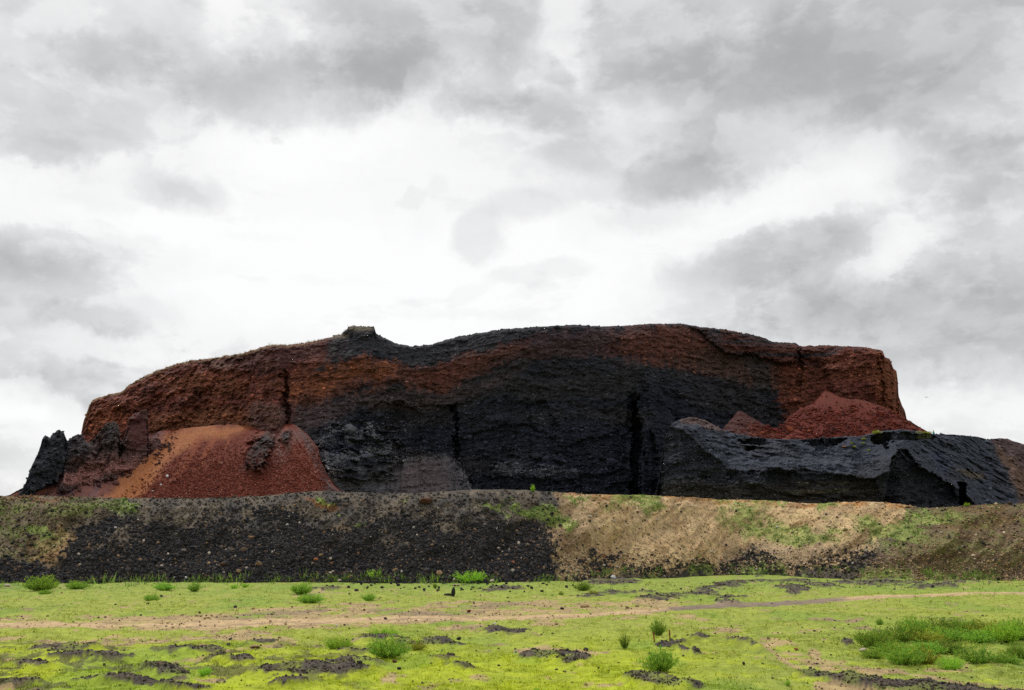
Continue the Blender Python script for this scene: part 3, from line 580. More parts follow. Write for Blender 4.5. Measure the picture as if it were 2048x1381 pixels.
def bank_depth(px, py, cy):
    yb = np.interp(px, np.arange(-700, 2801, 20), smooth1(smooth1(bank_footY(np.arange(-700, 2801, 20, dtype=np.float32)), 7), 5))
    yb = yb * .3 + 112 * .7 + 0 * py + ss(1120, 1170, py) * .9 * fbm(px / 26, 0 * px, 0, 5, 615, .6)
    hump = ss(1830, 1990, px - (1150 - py) * -.0 + (py - 1017) * 1.15)      # second heap at the right stands forward
    gul = 1.6 * fbm((px + 1.1 * py) / 95, (py - .3 * px) / 150, 0, 4, 611) + 1.5 * ell(px, py, 1560, 1050, 150, 70, .9) - 1.6 * ell(px, py, 1400, 1070, 60, 70, .9) - 1.2 * ell(px, py, 1200, 1060, 50, 80, .9)
    gul = gul + .5 * fbm((px + .5 * py) / 26, py / 40, 0, 4, 612)
    D = slope_depth(lambda p: yb, .66)(px, py, cy)
    D = D - 3.0 * hump * ss(1150, 1060, py) * 1.0 + gul * ss(1160, 1100, py)
    D = D + .12 * np.maximum(0, 18 - (py - cy))
    return D
def bank_rough(px, py, X, D, Z):
    tan = ss(1090, 1160, px)
    rim = tan * ss(1860, 1820, px) * ss(18, 6, py - bank_crest(px[0])[None, :])
    return -(fbm(X / 5, Z / 4, 0, 4, 621) * .35 + fbm(X / .9, Z / .6, 0, 4, 622, .6) * .12 + rim * np.maximum(0, fbm(X / 2.2, Z / .8, 0, 4, 623)) * .9)
def bank_zones(px, py):
    wx, wy = warp(px, py, 40, 60, 640); vx, vy = warp(px, py, 16, 10, 645); wx = wx * .6 + vx * .4; wy = wy * .6 + vy * .4
    blk = pm(wx, wy, [(150, 1190), (140, 1100), (165, 1060), (260, 1035), (340, 1050), (420, 1030), (520, 1020), (600, 1035), (700, 1060), (780, 1040), (900, 1045), (1000, 1035), (1095, 1045), (1112, 1090), (1105, 1130), (1120, 1200)], 22)
    blk = np.maximum(blk, pm(wx, wy, [(-800, 1200), (-800, 1120), (0, 1120), (40, 1112), (75, 1125), (80, 1150), (150, 1140), (150, 1200)], 16))
    blk = np.maximum(blk, .62 * pm(wx, wy, [(1130, 1180), (1150, 1120), (1170, 1098), (1225, 1098), (1235, 1130), (1225, 1160)], 14))
    blk = np.maximum(blk, .6 * pm(wx, wy, [(1250, 1150), (1250, 1122), (1330, 1125), (1430, 1122), (1500, 1095), (1540, 1122), (1620, 1118), (1720, 1098), (1740, 1120), (1700, 1140), (1500, 1145), (1380, 1148)], 14))
    tan = pm(wx, wy, [(1110, 1060), (1120, 1000), (1130, 970), (1870, 970), (1850, 1020), (1760, 1085), (1700, 1130), (1500, 1135), (1250, 1150), (1120, 1180), (1108, 1110)], 9)
    hump = pm(wx, wy, [(1850, 1012), (2900, 940), (2900, 1250), (1700, 1200), (1740, 1110), (1790, 1050)], 7)
    gr = fbm(px / 7, py / 5, 0, 4, 648, .65)
    blk = blk * (1 - .85 * ss(.12, .4, fbm((px + .9 * py) / 55, (py - .4 * px) / 26, 0, 5, 649, .6)) * ss(1125, 1070, py) * (px < 1120))
    blk = ss(.25, .75, blk + .6 * gr * (blk > .005) * (blk < .999))
    return wx, wy, blk, tan, hump
def bank_green(px, py):
    wx, wy, blk, tan, hump = bank_zones(px, py)
    g = .55 * pm(wx, wy, [(-100, 1000), (120, 1000), (270, 1005), (260, 1030), (120, 1035), (40, 1050), (-100, 1060)], 10) + .3 * pm(wx, wy, [(-100, 1050), (140, 1050), (110, 1100), (-100, 1130)], 12)
    for e in [(632, 997, 12, 4), (658, 998, 14, 4), (245, 1010, 12, 5), (690, 1019, 10, 4), (720, 1050, 8, 3), (810, 1013, 5, 2), (70, 1068, 9, 8), (985, 1008, 30, 6), (1095, 1022, 46, 14), (1120, 1040, 20, 14), (1050, 1015, 20, 6), (1030, 1003, 20, 3),
              (1150, 990, 30, 4), (1230, 993, 24, 4), (1270, 1005, 60, 12), (1290, 1020, 30, 10), (1560, 998, 40, 3), (1480, 1025, 50, 24), (1660, 1010, 24, 8), (1580, 1060, 90, 22), (1620, 1072, 60, 12), (1530, 1062, 30, 14), (1760, 1047, 34, 8), (1790, 1060, 60, 26), (1860, 1038, 40, 8), (1700, 1004, 60, 2.5), (1470, 1000, 60, 3)]:
        g = g + .9 * ell(wx, wy, *e, soft=.6)
    g = g + .32 * hump + .14 * tan
    fl = np.interp(px, *zip(*BFOOT)); g = g + 1.0 * ss(-7, 3, py - fl + 9 * fbm(px / 16, py / 12, 0, 4, 665)) * ss(-.3, .2, fbm(px / 50, 0 * px, 0, 3, 666) + .1)
    return np.clip(g, 0, 1)
def bank_col(px, py, X, Z):
    wx, wy, blk, tan, hump = bank_zones(px, py); k = KB
    n = fbm(X / 3, Z / 2, 0, 5, 650); n2 = fbm(X / .8, Z / .6, 0, 3, 651, .6); n4 = fbm(X / 2.2, Z / 1.6, 0, 5, 652, .65)
    col = np.zeros(px.shape + (3,), np.float32) + seen((80, 73, 65), k)
    col = lay(col, ss(0, .5, n) * .6, (64, 61, 60), k)
    col = lay(col, ss(.05, .4, n4) * .6, (112, 100, 84), k); col = lay(col, ss(.1, .5, -n4) * .6, (56, 53, 52), k)
    left = ss(260, 120, wx) * ss(1135, 1110, wy)
    col = lay(col, left * .7, (112, 96, 72), k)
    col = lay(col, pm(wx, wy, [(60, 1080), (110, 1060), (150, 1080), (140, 1120), (110, 1130), (70, 1120)], 8) * .8, (140, 112, 76), k)
    col = lay(col, ell(wx, wy, 640, 1004, 46, 7, .6) * .85 + ell(wx, wy, 80, 997, 90, 5, .5) * .6, (112, 74, 40), k)
    col = lay(col, ell(wx, wy, 660, 1058, 50, 12, .7) * .8, (98, 80, 50), k)
    col = lay(col, blk * .95, (50, 48, 49), k)
    col = lay(col, ell(wx, wy, 910, 1050, 34, 8, .6, 0) * .6 + ell(wx, wy, 300, 1075, 20, 10, .6) * .5 + ell(wx, wy, 580, 1025, 60, 9, .7) * .5 + ell(wx, wy, 330, 1030, 40, 12, .7) * .5, (108, 98, 82), k)
    tanc = tan * (1 - blk)
    col = lay(col, tanc, (192, 164, 122), k)
    col = lay(col, tanc * ss(0, .6, n) * .5, (146, 114, 78), k)
    col = lay(col, tanc * pm(wx, wy, [(1110, 1050), (1160, 1060), (1170, 1090), (1120, 1100)], 8) * .7, (128, 84, 44), k)
    col = lay(col, tanc * pm(wx, wy, [(1460, 1090), (1640, 1085), (1700, 1090), (1650, 1130), (1450, 1140)], 14) * .6, (128, 112, 96), k)
    col = lay(col, tanc * ell(wx, wy, 1240, 1075, 9, 70, .6, -8) * .6, (178, 146, 106), k)
    cy = bank_crest(px[0])[None, :]
    col = lay(col, tan * ss(15, 6, py - cy) * ss(-.4, .2, fbm(px / 18, py / 5, 0, 3, 655)) * .85, (156, 108, 58), k)
    col = lay(col, np.clip(tan + blk, 0, 1) * ell(wx, wy, 1130, 1080, 46, 90, .9) * .55, (112, 96, 78), k)
    col = lay(col, tanc * ss(-.1, .5, fbm((px + .8 * py) / 20, (py - .5 * px) / 110, 0, 4, 657)) * .4, (132, 112, 88), k)
    col = lay(col, hump, (108, 90, 70), k)
    col = lay(col, hump * ss(0, .5, fbm(X / 7, Z / 3, 0, 4, 656)) * .7, (106, 84, 50), k)
    col = lay(col, hump * ss(1900, 1820, wx + (wy - 1017)) * .8, (78, 66, 64), k)
    g = bank_green(px, py) * ss(-.35, .25, fbm(X / 1.4, Z / .9, 0, 4, 660, .6) + bank_green(px, py) - .6)
    col = lay(col, g * .75, (134, 150, 74), k)
    col = lay(col, ss(1125, 1175, py) * ss(-.1, .3, n) * (1 - tan) * .0, (90, 120, 50), k)
    return np.clip(col * (1 + .22 * n2)[..., None], .003, 1)
bank = patch(-700, 2800, 1.35, 175, bank_crest, lambda p: 1215 + 0 * p, lambda p: 1180 + 0 * p, bank_depth, bank_rough,
             [(.8, -.1), (2, -.3), (5, -1.5), (12, -6), (22, -14)], bank_col, 'gravel_bank', M_bank, hidden=6, kind='structure', label='long spoil bank of black gravel and tan soil across the field')

# ================================================================== GROUND
KG = .80
TRACK = [(-700,1254),(0,1252),(200,1251),(400,1249),(650,1243),(850,1238),(1000,1240),(1100,1236),(1200,1230),(1300,1224),(1450,1213),(1600,1205),(1750,1196),(1850,1190),(1950,1187),(2048,1187),(2800,1186)]
PATCHES = [  # dark cinder patches (x, y, rx, ry, rot)
 (620,1334,125,9,0),(400,1309,75,6,-3),(130,1302,80,4,-4),(330,1345,50,7,0),(70,1336,60,4,0),(250,1370,130,6,-2),(20,1376,60,8,0),(230,1325,50,4,0),
 (790,1283,90,5,3),(890,1290,70,4,12),(1010,1276,52,5,2),(710,1297,50,4,0),(1130,1321,62,14,3),(1060,1316,40,5,0),(1290,1370,60,7,6),(1340,1378,60,6,4),
 (1010,1180,60,4,0),(1180,1196,60,3,0),(1230,1163,60,8,0),(1460,1172,70,6,-6),(1400,1182,60,4,-8),(1560,1162,80,6,0),(1640,1172,60,5,4),(1580,1180,30,5,0),(1760,1165,90,5,0),(1860,1172,70,5,0),(1950,1160,90,5,0),(1240,1188,80,3,-3),(1340,1195,90,4,-6),
 (1360,1300,40,4,0),(1430,1285,40,5,0),(1500,1298,36,8,20),(1395,1322,30,4,20),(1700,1295,14,5,0),(540,1283,40,4,0),(660,1180,40,3,0),(580,1355,40,4,0),(900,1331,40,3,3),(860,1313,50,3,5),(470,1322,60,4,-2),(1480,1200,60,2.5,-4),(150,1320,60,3,0),(380,1373,70,4,0),(700,1318,60,6,0)]
def ground_fields(px, py, X, Y):
    wx = px + 22 * fbm(X / 6, Y / 9, 0, 4, 700); wy = py + (1 + .03 * np.maximum(0, py - 1100)) * 2.0 * fbm(X / 5, Y / 8, 4, 4, 705)
    dark = np.zeros(px.shape, np.float32)
    for e in PATCHES: dark = np.maximum(dark, ell(wx, wy, *e[:4], soft=.5, rot=e[4]))
    dark = np.maximum(dark, pm(wx, wy, [(1575, 1345), (1610, 1340), (1700, 1350), (1800, 1362), (1960, 1381), (2100, 1400), (1900, 1400), (1750, 1376), (1640, 1362)], 3))
    dark = np.maximum(dark, .9 * pm(wx, wy, [(1230, 1362), (1290, 1366), (1400, 1384), (1500, 1400), (1200, 1400)], 3) * 0)
    fl = np.interp(px, *zip(*BFOOT)); dark = np.maximum(dark, (.75 * ss(14, -4, py - fl) + .1 * ss(40, 5, py - fl) * ss(1000, 1200, px)))
    td = py - np.interp(px, *zip(*TRACK)) + .7 * fbm(px / 60, 0 * px, 0, 3, 708) + .5 * fbm(X / 1.2, Y / 1.5, 0, 3, 709)
    soil = np.zeros(px.shape, np.float32)
    soil = np.maximum(soil, .8 * ell(px, py, 700, 1236, 640, 7, .5) + .3 * ell(px, py, 900, 1222, 300, 12, .5))
    soil = np.maximum(soil, .60 * pm(wx, wy, [(-800, 1240), (250, 1240), (420, 1228), (480, 1222), (640, 1209), (900, 1208), (1150, 1206), (1330, 1200), (1420, 1206), (1300, 1228), (1100, 1240), (800, 1250), (560, 1266), (300, 1262), (0, 1262), (-800, 1262)], 5))
    soil = np.maximum(soil, .45 * pm(wx, wy, [(-100, 1285), (200, 1275), (420, 1262), (640, 1262), (560, 1282), (350, 1290), (100, 1292)], 5))
    for e, w in [((1280, 1262, 60, 8), .0), ((1095, 1258, 60, 6), .6), ((900, 1255, 60, 5), .5), ((1500, 1275, 60, 7), .7), ((1430, 1252, 60, 5), .5), ((1560, 1300, 60, 10), .5), ((1680, 1240, 60, 6), .3), ((1800, 1330, 150, 14), .35), ((2030, 1330, 60, 14), .4), ((660, 1190, 60, 6), .5), ((640, 1185, 40, 6), .6), ((1700, 1375, 90, 12), .7), ((1640, 1322, 60, 14), .5)]:
        soil = np.maximum(soil, w * ell(wx, wy, *e, soft=.6))
    rut = np.maximum(ss(5, 2, sdline(wx, wy, [(1490, 1270), (1530, 1300), (1580, 1322), (1700, 1345), (1850, 1362), (2100, 1378)])), ss(4, 1.5, sdline(wx, wy, [(1540, 1290), (1640, 1308), (1700, 1322), (1800, 1340), (1900, 1352), (2100, 1366)])))
    soil = np.maximum(soil, rut * .9)
    return wx, wy, dark, soil, td
def ground_height(X, Y, dark, soil, td):
    far = ss(120, 95, Y)
    z = .10 * fbm(X / 6, Y / 6, 0, 3, 720) + .05 * fbm(X / 1.2, Y / 1.2, 0, 3, 721) + .035 * fbm(X / .35, Y / .35, 0, 3, 722) * far
    return z + .20 * dark * (1 + .5 * fbm(X / .8, Y / .8, 0, 3, 723)) - .04 * np.exp(-(td / 2.5) ** 2)
pyr = np.concatenate([np.arange(1440, 1300, -1.3), np.arange(1300, 1120, -.75), np.linspace(1120, 1098, 26)])
_, kzr = ray_k(1024 + 0 * pyr, pyr); Yrow = -CAM_H / kzr
Yrow = np.concatenate([[2.0, 6, 10, 14, 18, 21], Yrow]).astype(np.float32)
kxc = np.concatenate([np.linspace(-3, -.75, 24, endpoint=False), np.linspace(-.75, -.56, 40, endpoint=False), np.arange(-.56, .56, .00088), np.linspace(.56, .75, 40, endpoint=False), np.linspace(.75, 3, 24)]).astype(np.float32)
GY, GKX = np.meshgrid(Yrow, kxc, indexing='ij'); GX = GKX * GY
def inv_px(X, Y):
    kz = -CAM_H / Y; c, s = math.cos(PITCH), math.sin(PITCH); v = (kz * c - s) / (c + kz * s); d = c - v * s
    return W0 / 2 + X / Y * d * F, H0 / 2 - v * F
GPX, GPY = inv_px(GX, GY); gx, gy, gdark, gsoil, gtd = ground_fields(GPX, GPY, GX, GY)
GZ = ground_height(GX, GY, gdark, gsoil, gtd)
def ground_col():
    px, py, X, Y = GPX, GPY, GX, GY; k = KG
    n = fbm(X / 3.5, Y / 8, 0, 5, 730); n2 = fbm(X / .7, Y / .9, 0, 4, 731, .6); n3 = fbm(X / 14, Y / 16, 0, 3, 732)
    col = np.zeros(px.shape + (3,), np.float32) + seen((160, 170, 70), k)
    near = ss(1245, 1330, py); col = lay(col, near * ss(1700, 1200, gx) * .9, (176, 188, 42), k)
    col = lay(col, near * ss(1200, 1700, gx) * .8, (152, 164, 72), k)
    col = lay(col, ss(1200, 1165, py) * .6, (132, 158, 66), k)
    col = lay(col, ss(0, .5, n) * .45, (120, 156, 58), k)
    col = lay(col, ss(0, .5, n3) * .35 * (1 - near), (164, 172, 72), k)
    col = lay(col, ss(.15, .6, n2) * .2, (112, 136, 50), k)
    col = lay(col, ss(.15, .5, -n2) * ss(-.2, .3, -n) * .5 * near, (186, 198, 40), k)
    # bare soil shows through where the cover thins
    bare = ss(-.15, .15, fbm(X / 1.6, Y / 2.4, 0, 5, 740, .6) + gsoil * 1.5 - .70 + .22 * fbm(X / .5, Y / .8, 0, 3, 748))
    sc = lin3((186, 162, 114)) * k + 0 * col; sc = lay(sc, ss(0, .4, n2) * .5, (140, 118, 92), k); sc = lay(sc, ss(.1, .5, n) * .5, (128, 110, 92), k)
    col = col + (sc - col) * bare[..., None]
    dk = ss(-.12, .22, gdark * 1.05 - .66 + .6 * fbm(X / 1.3, Y / 1.6, 0, 6, 741, .66))
    dc = lin3((84, 76, 68)) * k + 0 * col; dc = lay(dc, ss(0, .5, n2) * .6, (108, 96, 80), k); dc = lay(dc, ss(.1, .5, fbm(X / .8, Y / 1.6, 0, 4, 749)) * .6, (128, 140, 60), k)
    col = col + (dc - col) * dk[..., None]
    # thin scatter of cinders on the left foreground
    sp = ss(.28, .42, fbm(X / .9, Y / 1.6, 0, 4, 742, .65)) * ss(1270, 1300, py) * ss(1100, 500, px)
    col = lay(col, sp * .7, (84, 76, 62), k)
    # wheel track
    a = np.abs(gtd); w = np.interp(py, [1185, 1250], [2.2, 3.2])
    tr = ss(w * 1.8, w * 1.0, a) ; grey = pm(gx, gy, [(1340, 1260), (1340, 1190), (1700, 1180), (1700, 1215)], 30)
    tcol = lin3((206, 176, 132)) * k + 0 * col; tcol = lay(tcol, grey * .8, (112, 102, 98), k)
    tcol = lay(tcol, np.exp(-((gtd - .8) / .8) ** 2) * .6, (120, 106, 92), k)
    col = col + (tcol - col) * tr[..., None]
    return np.clip(col * (1 + .14 * fbm(X / .3, Y / .4, 0, 2, 745))[..., None], .004, 1), tr, bare, dk
GC, gtrack, gbare, gdk = ground_col()
gco = np.stack([GX, GY, GZ], -1).reshape(-1, 3); gf = grid_faces(*GX.shape); istr = (gtrack.reshape(-1)[gf].mean(1) > .5)
def sub(name, mask, mat, **kw):
    f = gf[mask]; u, inv = np.unique(f, return_inverse=True)
    return link(name, build_mesh(name, gco[u], inv.reshape(f.shape), GC.reshape(-1, 3)[u]), mat, **kw)
sub('ground', ~istr, M_ground, kind='structure', label='flat volcanic field with bright green ground cover and cinder patches')
sub('dirt_track', istr, M_ground, kind='structure', label='narrow tan wheel track crossing the green field')
me = build_mesh('plain', np.array([(-6000, -3000, -.6), (6000, -3000, -.6), (6000, 9000, -.6), (-6000, 9000, -.6)], np.float32), np.array([[0, 1, 2, 3]]), np.tile(seen((140, 150, 80), KG), (4, 1)))
link('terrain', me, M_ground, kind='structure', label='flat plain reaching to the horizon')

GROUND = dict(PX=GPX, PY=GPY, co=np.stack([GX, GY, GZ], -1))
def gpoint(px, py):
    """point on the field seen at a pixel"""
    d = (GPX - px) ** 2 + (GPY - py) ** 2; i = np.unravel_index(np.argmin(d), d.shape); return Vector(GROUND['co'][i])

# ================================================================== LOOSE MATERIAL (uncountable)
def pal(n, cols, p, k, jit=.25):
    c = np.array([lin3(q) for q in cols]) * k; i = RNG.choice(len(cols), n, p=np.array(p) / sum(p)); return np.clip(c[i] * RNG.uniform(1 - jit, 1 + jit, (n, 1)), .004, .8)
def w_black(px, py):
    wx, wy, blk, tan, hump = bank_zones(px, py); vis = ss(-300, -200, px) * ss(2350, 2250, px)
    return (blk * 1.0 + .22 * (1 - tan) * (1 - hump) + .03) * vis * (py < 1178) * (py > 985)
p, r, c = pick(bank, w_black, 56000)
_bz = bank_zones(bank['PX'][r, c], bank['PY'][r, c])[2][:, None]
_dark = pal(len(p), [(52, 50, 52), (70, 66, 66), (38, 38, 42), (104, 86, 70), (150, 120, 92), (196, 184, 168)], [.50, .27, .16, .05, .018, .008], .8)
_loc = np.clip(bank['col'][r, c] * RNG.uniform(.5, 1.5, (len(p), 1)), .004, .6); _gc = np.where(RNG.random((len(p), 1)) < np.clip(_bz * 1.2 + .25, 0, 1), _dark, _loc)
link('gravel', stones_mesh('gravel', p, RNG.lognormal(math.log(.19), .42, len(p)), _gc, squash=.9), M_stone,
     kind='stuff', label='coarse black cinder gravel covering the long bank', category='gravel')
def w_tan(px, py):
    wx, wy, blk, tan, hump = bank_zones(px, py)
    return (tan * (.12 + .7 * ss(1085, 1130, py)) + hump * (.25 + .3 * ss(1090, 1140, py))) * ss(2350, 2250, px) * (py < 1165)
p, r, c = pick(bank, w_tan, 14000)
link('gravel', stones_mesh('gravel_pale', p, RNG.lognormal(math.log(.15), .4, len(p)), pal(len(p), [(176, 148, 110), (140, 116, 90), (74, 66, 64), (210, 190, 164)], [.42, .28, .22, .08], .9)), M_stone,
     kind='stuff', label='pale brown and grey pebbles strewn over the tan end of the bank', category='gravel')
# rubble fallen over the red scree
def w_red(px, py): return ss(880, 960, py + .1 * (px - 400)) * ss(225, 330, px + (py - 1000) * .9) * ss(672, 640, px) * (py < 1016)
p, r, c = pick(talus, w_red, 13000)
link('rubble', stones_mesh('rubble_red', p, RNG.lognormal(math.log(.22), .4, len(p)), pal(len(p), [(116, 58, 46), (92, 46, 40), (140, 78, 60), (170, 120, 100)], [.5, .3, .15, .05], .9)), M_stone,
     kind='stuff', label='small red scoria chunks strewn over the lower left scree fan', category='rubble')
def w_cone(px, py): return (ss(806, 846, py + 8 * fbm(px / 22, py / 12, 0, 3, 800)) * ss(1480, 1540, px) * ss(1840, 1790, px) + .05) * (py < 890)
p, r, c = pick(cones, lambda px, py: w_cone(px, py) * (.15 + ss(-.3, .4, fbm(px / 14, py / 7, 0, 4, 801))), 5000)
link('rubble', stones_mesh('rubble_cone', p, RNG.lognormal(math.log(.26), .55, len(p)), pal(len(p), [(110, 50, 40), (84, 40, 34), (134, 70, 50), (60, 34, 32)], [.5, .27, .15, .08], .9)), M_stone,
     kind='stuff', label='blocky brick red rubble piled below the twin cones', category='rubble')
def w_cliff(px, py): return (.35 + 2.6 * pm(px, py, [(640, 850), (800, 862), (800, 950), (700, 968), (640, 930)], 14) + 1.6 * pm(px, py, [(930, 920), (1240, 920), (1240, 1000), (930, 1000)], 14) + .9 * pm(px, py, [(660, 830), (1240, 830), (1240, 1000), (660, 1000)], 20)) * (py < 1014) * (1 - pm(px, py, [(690, 925), (900, 918), (950, 1016), (670, 1016)], 4))
p, r, c = pick(cliff, w_cliff, 21000)
pc = np.clip(cliff['col'][r, c] * RNG.uniform(.9, 2.6, (len(p), 1)) * (1 + .5 * pm(cliff['PX'][r, c], cliff['PY'][r, c], [(640, 840), (820, 850), (820, 960), (640, 960)], 14)[:, None]), .004, .5)
link('rubble', stones_mesh('rubble_wall', p, RNG.lognormal(math.log(.33), .5, len(p)), pc, sink=.3), M_stone, kind='stuff', label='knobbly scoria lumps sticking out of the high wall', category='rubble')
p, r, c = pick(bench, lambda px, py: (.3 + pm(px, py, [(1330, 850), (1460, 900), (1480, 1010), (1330, 1010)], 10)) * (px < 2150) * (py < 1018), 3500)
pc = np.clip(bench['col'][r, c] * RNG.uniform(1.0, 2.4, (len(p), 1)), .004, .5)
link('rubble', stones_mesh('rubble_bench', p, RNG.lognormal(math.log(.28), .5, len(p)), pc, sink=.35), M_stone, kind='stuff', label='small dark stones studding the black bench', category='rubble')
p, r, c = pick(ridge, lambda px, py: (.5 + ss(900, 950, py)) * (py < rid_foot(px) + 14), 3600)
pc = np.clip(ridge['col'][r, c] * RNG.uniform(.9, 1.7, (len(p), 1)), .004, .5)
link('rubble', stones_mesh('rubble_ridge', p, RNG.lognormal(math.log(.24), .55, len(p)), pc, sink=.3), M_stone, kind='stuff', label='broken blocks clinging to the jagged left ridge', category='rubble')
p, r, c = pick(talus, lambda px, py: (ell(px, py, 310, 900, 40, 26, .4, -35) + ell(px, py, 240, 925, 70, 30, .4, -30) * 1.2 + .5 * ell(px, py, 130, 975, 60, 20, .4, -20)) * ss(-.1, .3, fbm(px / 12, py / 8, 0, 3, 811)), 1100)
link('rubble', stones_mesh('rubble_purple', p, RNG.lognormal(math.log(.3), .45, len(p)), pal(len(p), [(84, 54, 52), (66, 46, 48), (110, 74, 70)], [.5, .3, .2], .8)), M_stone, kind='stuff', label='scattered purplish blocks on the scree under the pinnacles', category='rubble')
# cinders on the field
def w_field(px, py):
    dkm = gdk
    return (dkm * 1.5 + .015 + .5 * gbare * .5 + .5 * ss(1185, 1160, py) * ss(1000, 1200, px)) * (GY > 26) * (GY < 118) * (np.abs(GKX) < .6)
p, r, c = pick(GROUND, w_field, 10000)
sz = RNG.lognormal(math.log(.05), .45, len(p)) * np.interp(p[:, 1], [28, 110], [.8, 2.2])
_lc = GC[r, c] * RNG.uniform(.45, 1.2, (len(p), 1)); _cc = np.where(RNG.random((len(p), 1)) < .22, pal(len(p), [(64, 60, 58), (86, 76, 68), (140, 120, 98), (48, 46, 48)], [.4, .3, .12, .18], .8), np.where(GC[r, c][:, 1:2] > GC[r, c][:, 0:1] * 1.02, pal(len(p), [(80, 72, 60)], [1], .8), _lc))
link('gravel', stones_mesh('gravel_field', p, sz, _cc), M_stone, kind='stuff', label='small cinders scattered on the flat field and track', category='gravel')

# ------------------------------------------------------------------ grass cover
def blades_mesh(name, pos, h, w, col, per=4, lean=.5, spread=.5):
    n = len(pos) * per; P0 = np.repeat(pos, per, 0); H = np.repeat(h, per) * RNG.uniform(.55, 1.2, n); Wd = np.repeat(w, per)
    a = RNG.uniform(0, 2 * np.pi, n); rad = np.repeat(h, per) * spread * np.sqrt(RNG.random(n)); b = RNG.uniform(0, 2 * np.pi, n)
    base = P0 + np.stack([np.cos(b) * rad, np.sin(b) * rad, 0 * b - .01], 1)
    side = np.stack([np.cos(a), np.sin(a), 0 * a], 1) * (Wd * .5)[:, None]; ln = RNG.uniform(0, lean, n) * H; l2 = b + RNG.normal(0, .5, n)
    tip = base + np.stack([np.cos(l2) * ln, np.sin(l2) * ln, H], 1)
    co = np.stack([base - side, base + side, tip], 1).reshape(-1, 3); cc = np.repeat(np.repeat(col, per, 0) * RNG.uniform(.9, 1.35, (n, 1)), 3, 0)
    return build_mesh(name, co, np.arange(n * 3).reshape(-1, 3), np.clip(cc, .004, .8), smooth=False)
def w_grass(px, py): return (1 - gbare * .93) * (1 - gdk * .93) * (1 - gtrack) * (GY > 26) * (GY < 119) * (np.abs(GKX) < .6) * (.35 + ss(-.2, .5, fbm(GX / 1.3, GY / 1.8, 0, 4, 760)))
p, r, c = pick(GROUND, w_grass, 70000)
gcl = GC[r, c] * RNG.uniform(.85, 1.35, (len(p), 1)); hh = RNG.lognormal(math.log(.048), .4, len(p)) * np.interp(p[:, 1], [28, 110], [.9, 1.9])
link('grass', blades_mesh('grass', p, hh, hh * .35, gcl, 4, .8, 1.1), M_grass, kind='stuff', label='short bright green weeds carpeting the field', category='grass')
p, r, c = pick(bank, lambda px, py: bank_green(px, py) ** 1.5 * ss(-.2, .3, fbm(px / 9, py / 5, 0, 4, 770)) * (px > -200) * (px < 2250) * (py < 1165), 9000)
n = len(p); gcl = seen((120, 156, 70), .62) * RNG.uniform(.7, 1.25, (n, 1)); hh = RNG.lognormal(math.log(.16), .35, n)
link('grass', blades_mesh('grass_bank', p, hh, hh * .4, gcl, 4, .9, 1.2), M_grass, kind='stuff', label='sparse low green weeds growing over the bank', category='grass')
_bp = bank['co'].reshape(-1, 3); BR, BCn = bank['PX'].shape
def bpoint(px, py):
    """where the ray of a pixel meets the bank, or the field in front of it"""
    g = gpoint(px, py); ci = int(np.clip(np.searchsorted(bank['PX'][-1], px), 0, BCn - 1)); ri = int(np.argmin(np.abs(bank['PY'][:, ci] - py))); b = bank['co'][ri, ci]
    return Vector(b) if b[1] < g[1] and b[2] > -.2 else g
# taller weeds along the foot of the bank
fx = RNG.uniform(-150, 2200, 2600); keep = fbm(fx / 40, fx * 0, 0, 4, 775) > np.interp(fx, [0, 1000, 1100, 2200], [-.25, -.25, .1, .1]); fx = fx[keep]
fyv = crest(BFOOT, fx.astype(np.float32)) + RNG.normal(0, 4.5, len(fx)) - 2; pos = np.array([bpoint(a, b) for a, b in zip(fx, fyv)]); pos[:, :2] += RNG.uniform(-.3, .3, (len(pos), 2))
hh = RNG.lognormal(math.log(.27), .5, len(pos))
link('grass', blades_mesh('grass_foot', pos, hh, hh * .16, seen((122, 148, 68), .95) * RNG.uniform(.7, 1.2, (len(pos), 1)), 7, .6, .7), M_grass, kind='stuff', label='taller green weeds fringing the foot of the bank', category='grass')
# dry tufts on the skyline of the left shoulder
p = cliff['co'][-1][RNG.integers(150, 560, 260)] + RNG.uniform(-.2, .2, (260, 3)) * [1, 1, 0]
link('grass', blades_mesh('grass_crest', p, RNG.uniform(.2, .55, 260), np.full(260, .05), np.tile(seen((112, 100, 66), .7), (260, 1)), 4, .5, .6), M_grass, kind='stuff', label='dry grass along the crest of the left shoulder', category='grass')
#@@OBJECTS
# ================================================================== THINGS
def flat_mat(name, rgb, rough=.8, var=.25, scale=12, k=.7):
    m, t, b = new_mat(name); n = t.nodes.new; l = t.links.new; c = lin3(rgb) * k
    tcd = n('ShaderNodeTexCoord'); no = n('ShaderNodeTexNoise'); no.inputs['Scale'].default_value = scale; no.inputs['Detail'].default_value = 5; l(tcd.outputs['Object'], no.inputs['Vector'])
    cr = n('ShaderNodeValToRGB'); cr.color_ramp.elements[0].position = .3; cr.color_ramp.elements[1].position = .7
    cr.color_ramp.elements[0].color = (*(c * (1 - var)), 1); cr.color_ramp.elements[1].color = (*np.minimum(c * (1 + var), .9), 1)
    l(no.outputs[0], cr.inputs[0]); l(cr.outputs[0], b.inputs['Base Color']); b.inputs['Roughness'].default_value = rough; b.inputs['Specular IOR Level'].default_value = .2
    bp = n('ShaderNodeBump'); bp.inputs['Distance'].default_value = .02; bp.inputs['Strength'].default_value = .6; l(no.outputs[0], bp.inputs['Height']); l(bp.outputs[0], b.inputs['Normal'])
    return m
STONE_COL = dict(black=(50, 48, 50), brown=(104, 72, 56), red=(120, 62, 46), tan=(176, 146, 112), pale=(206, 192, 172), white=(236, 234, 230), orange=(176, 112, 76), gray=(120, 112, 106))
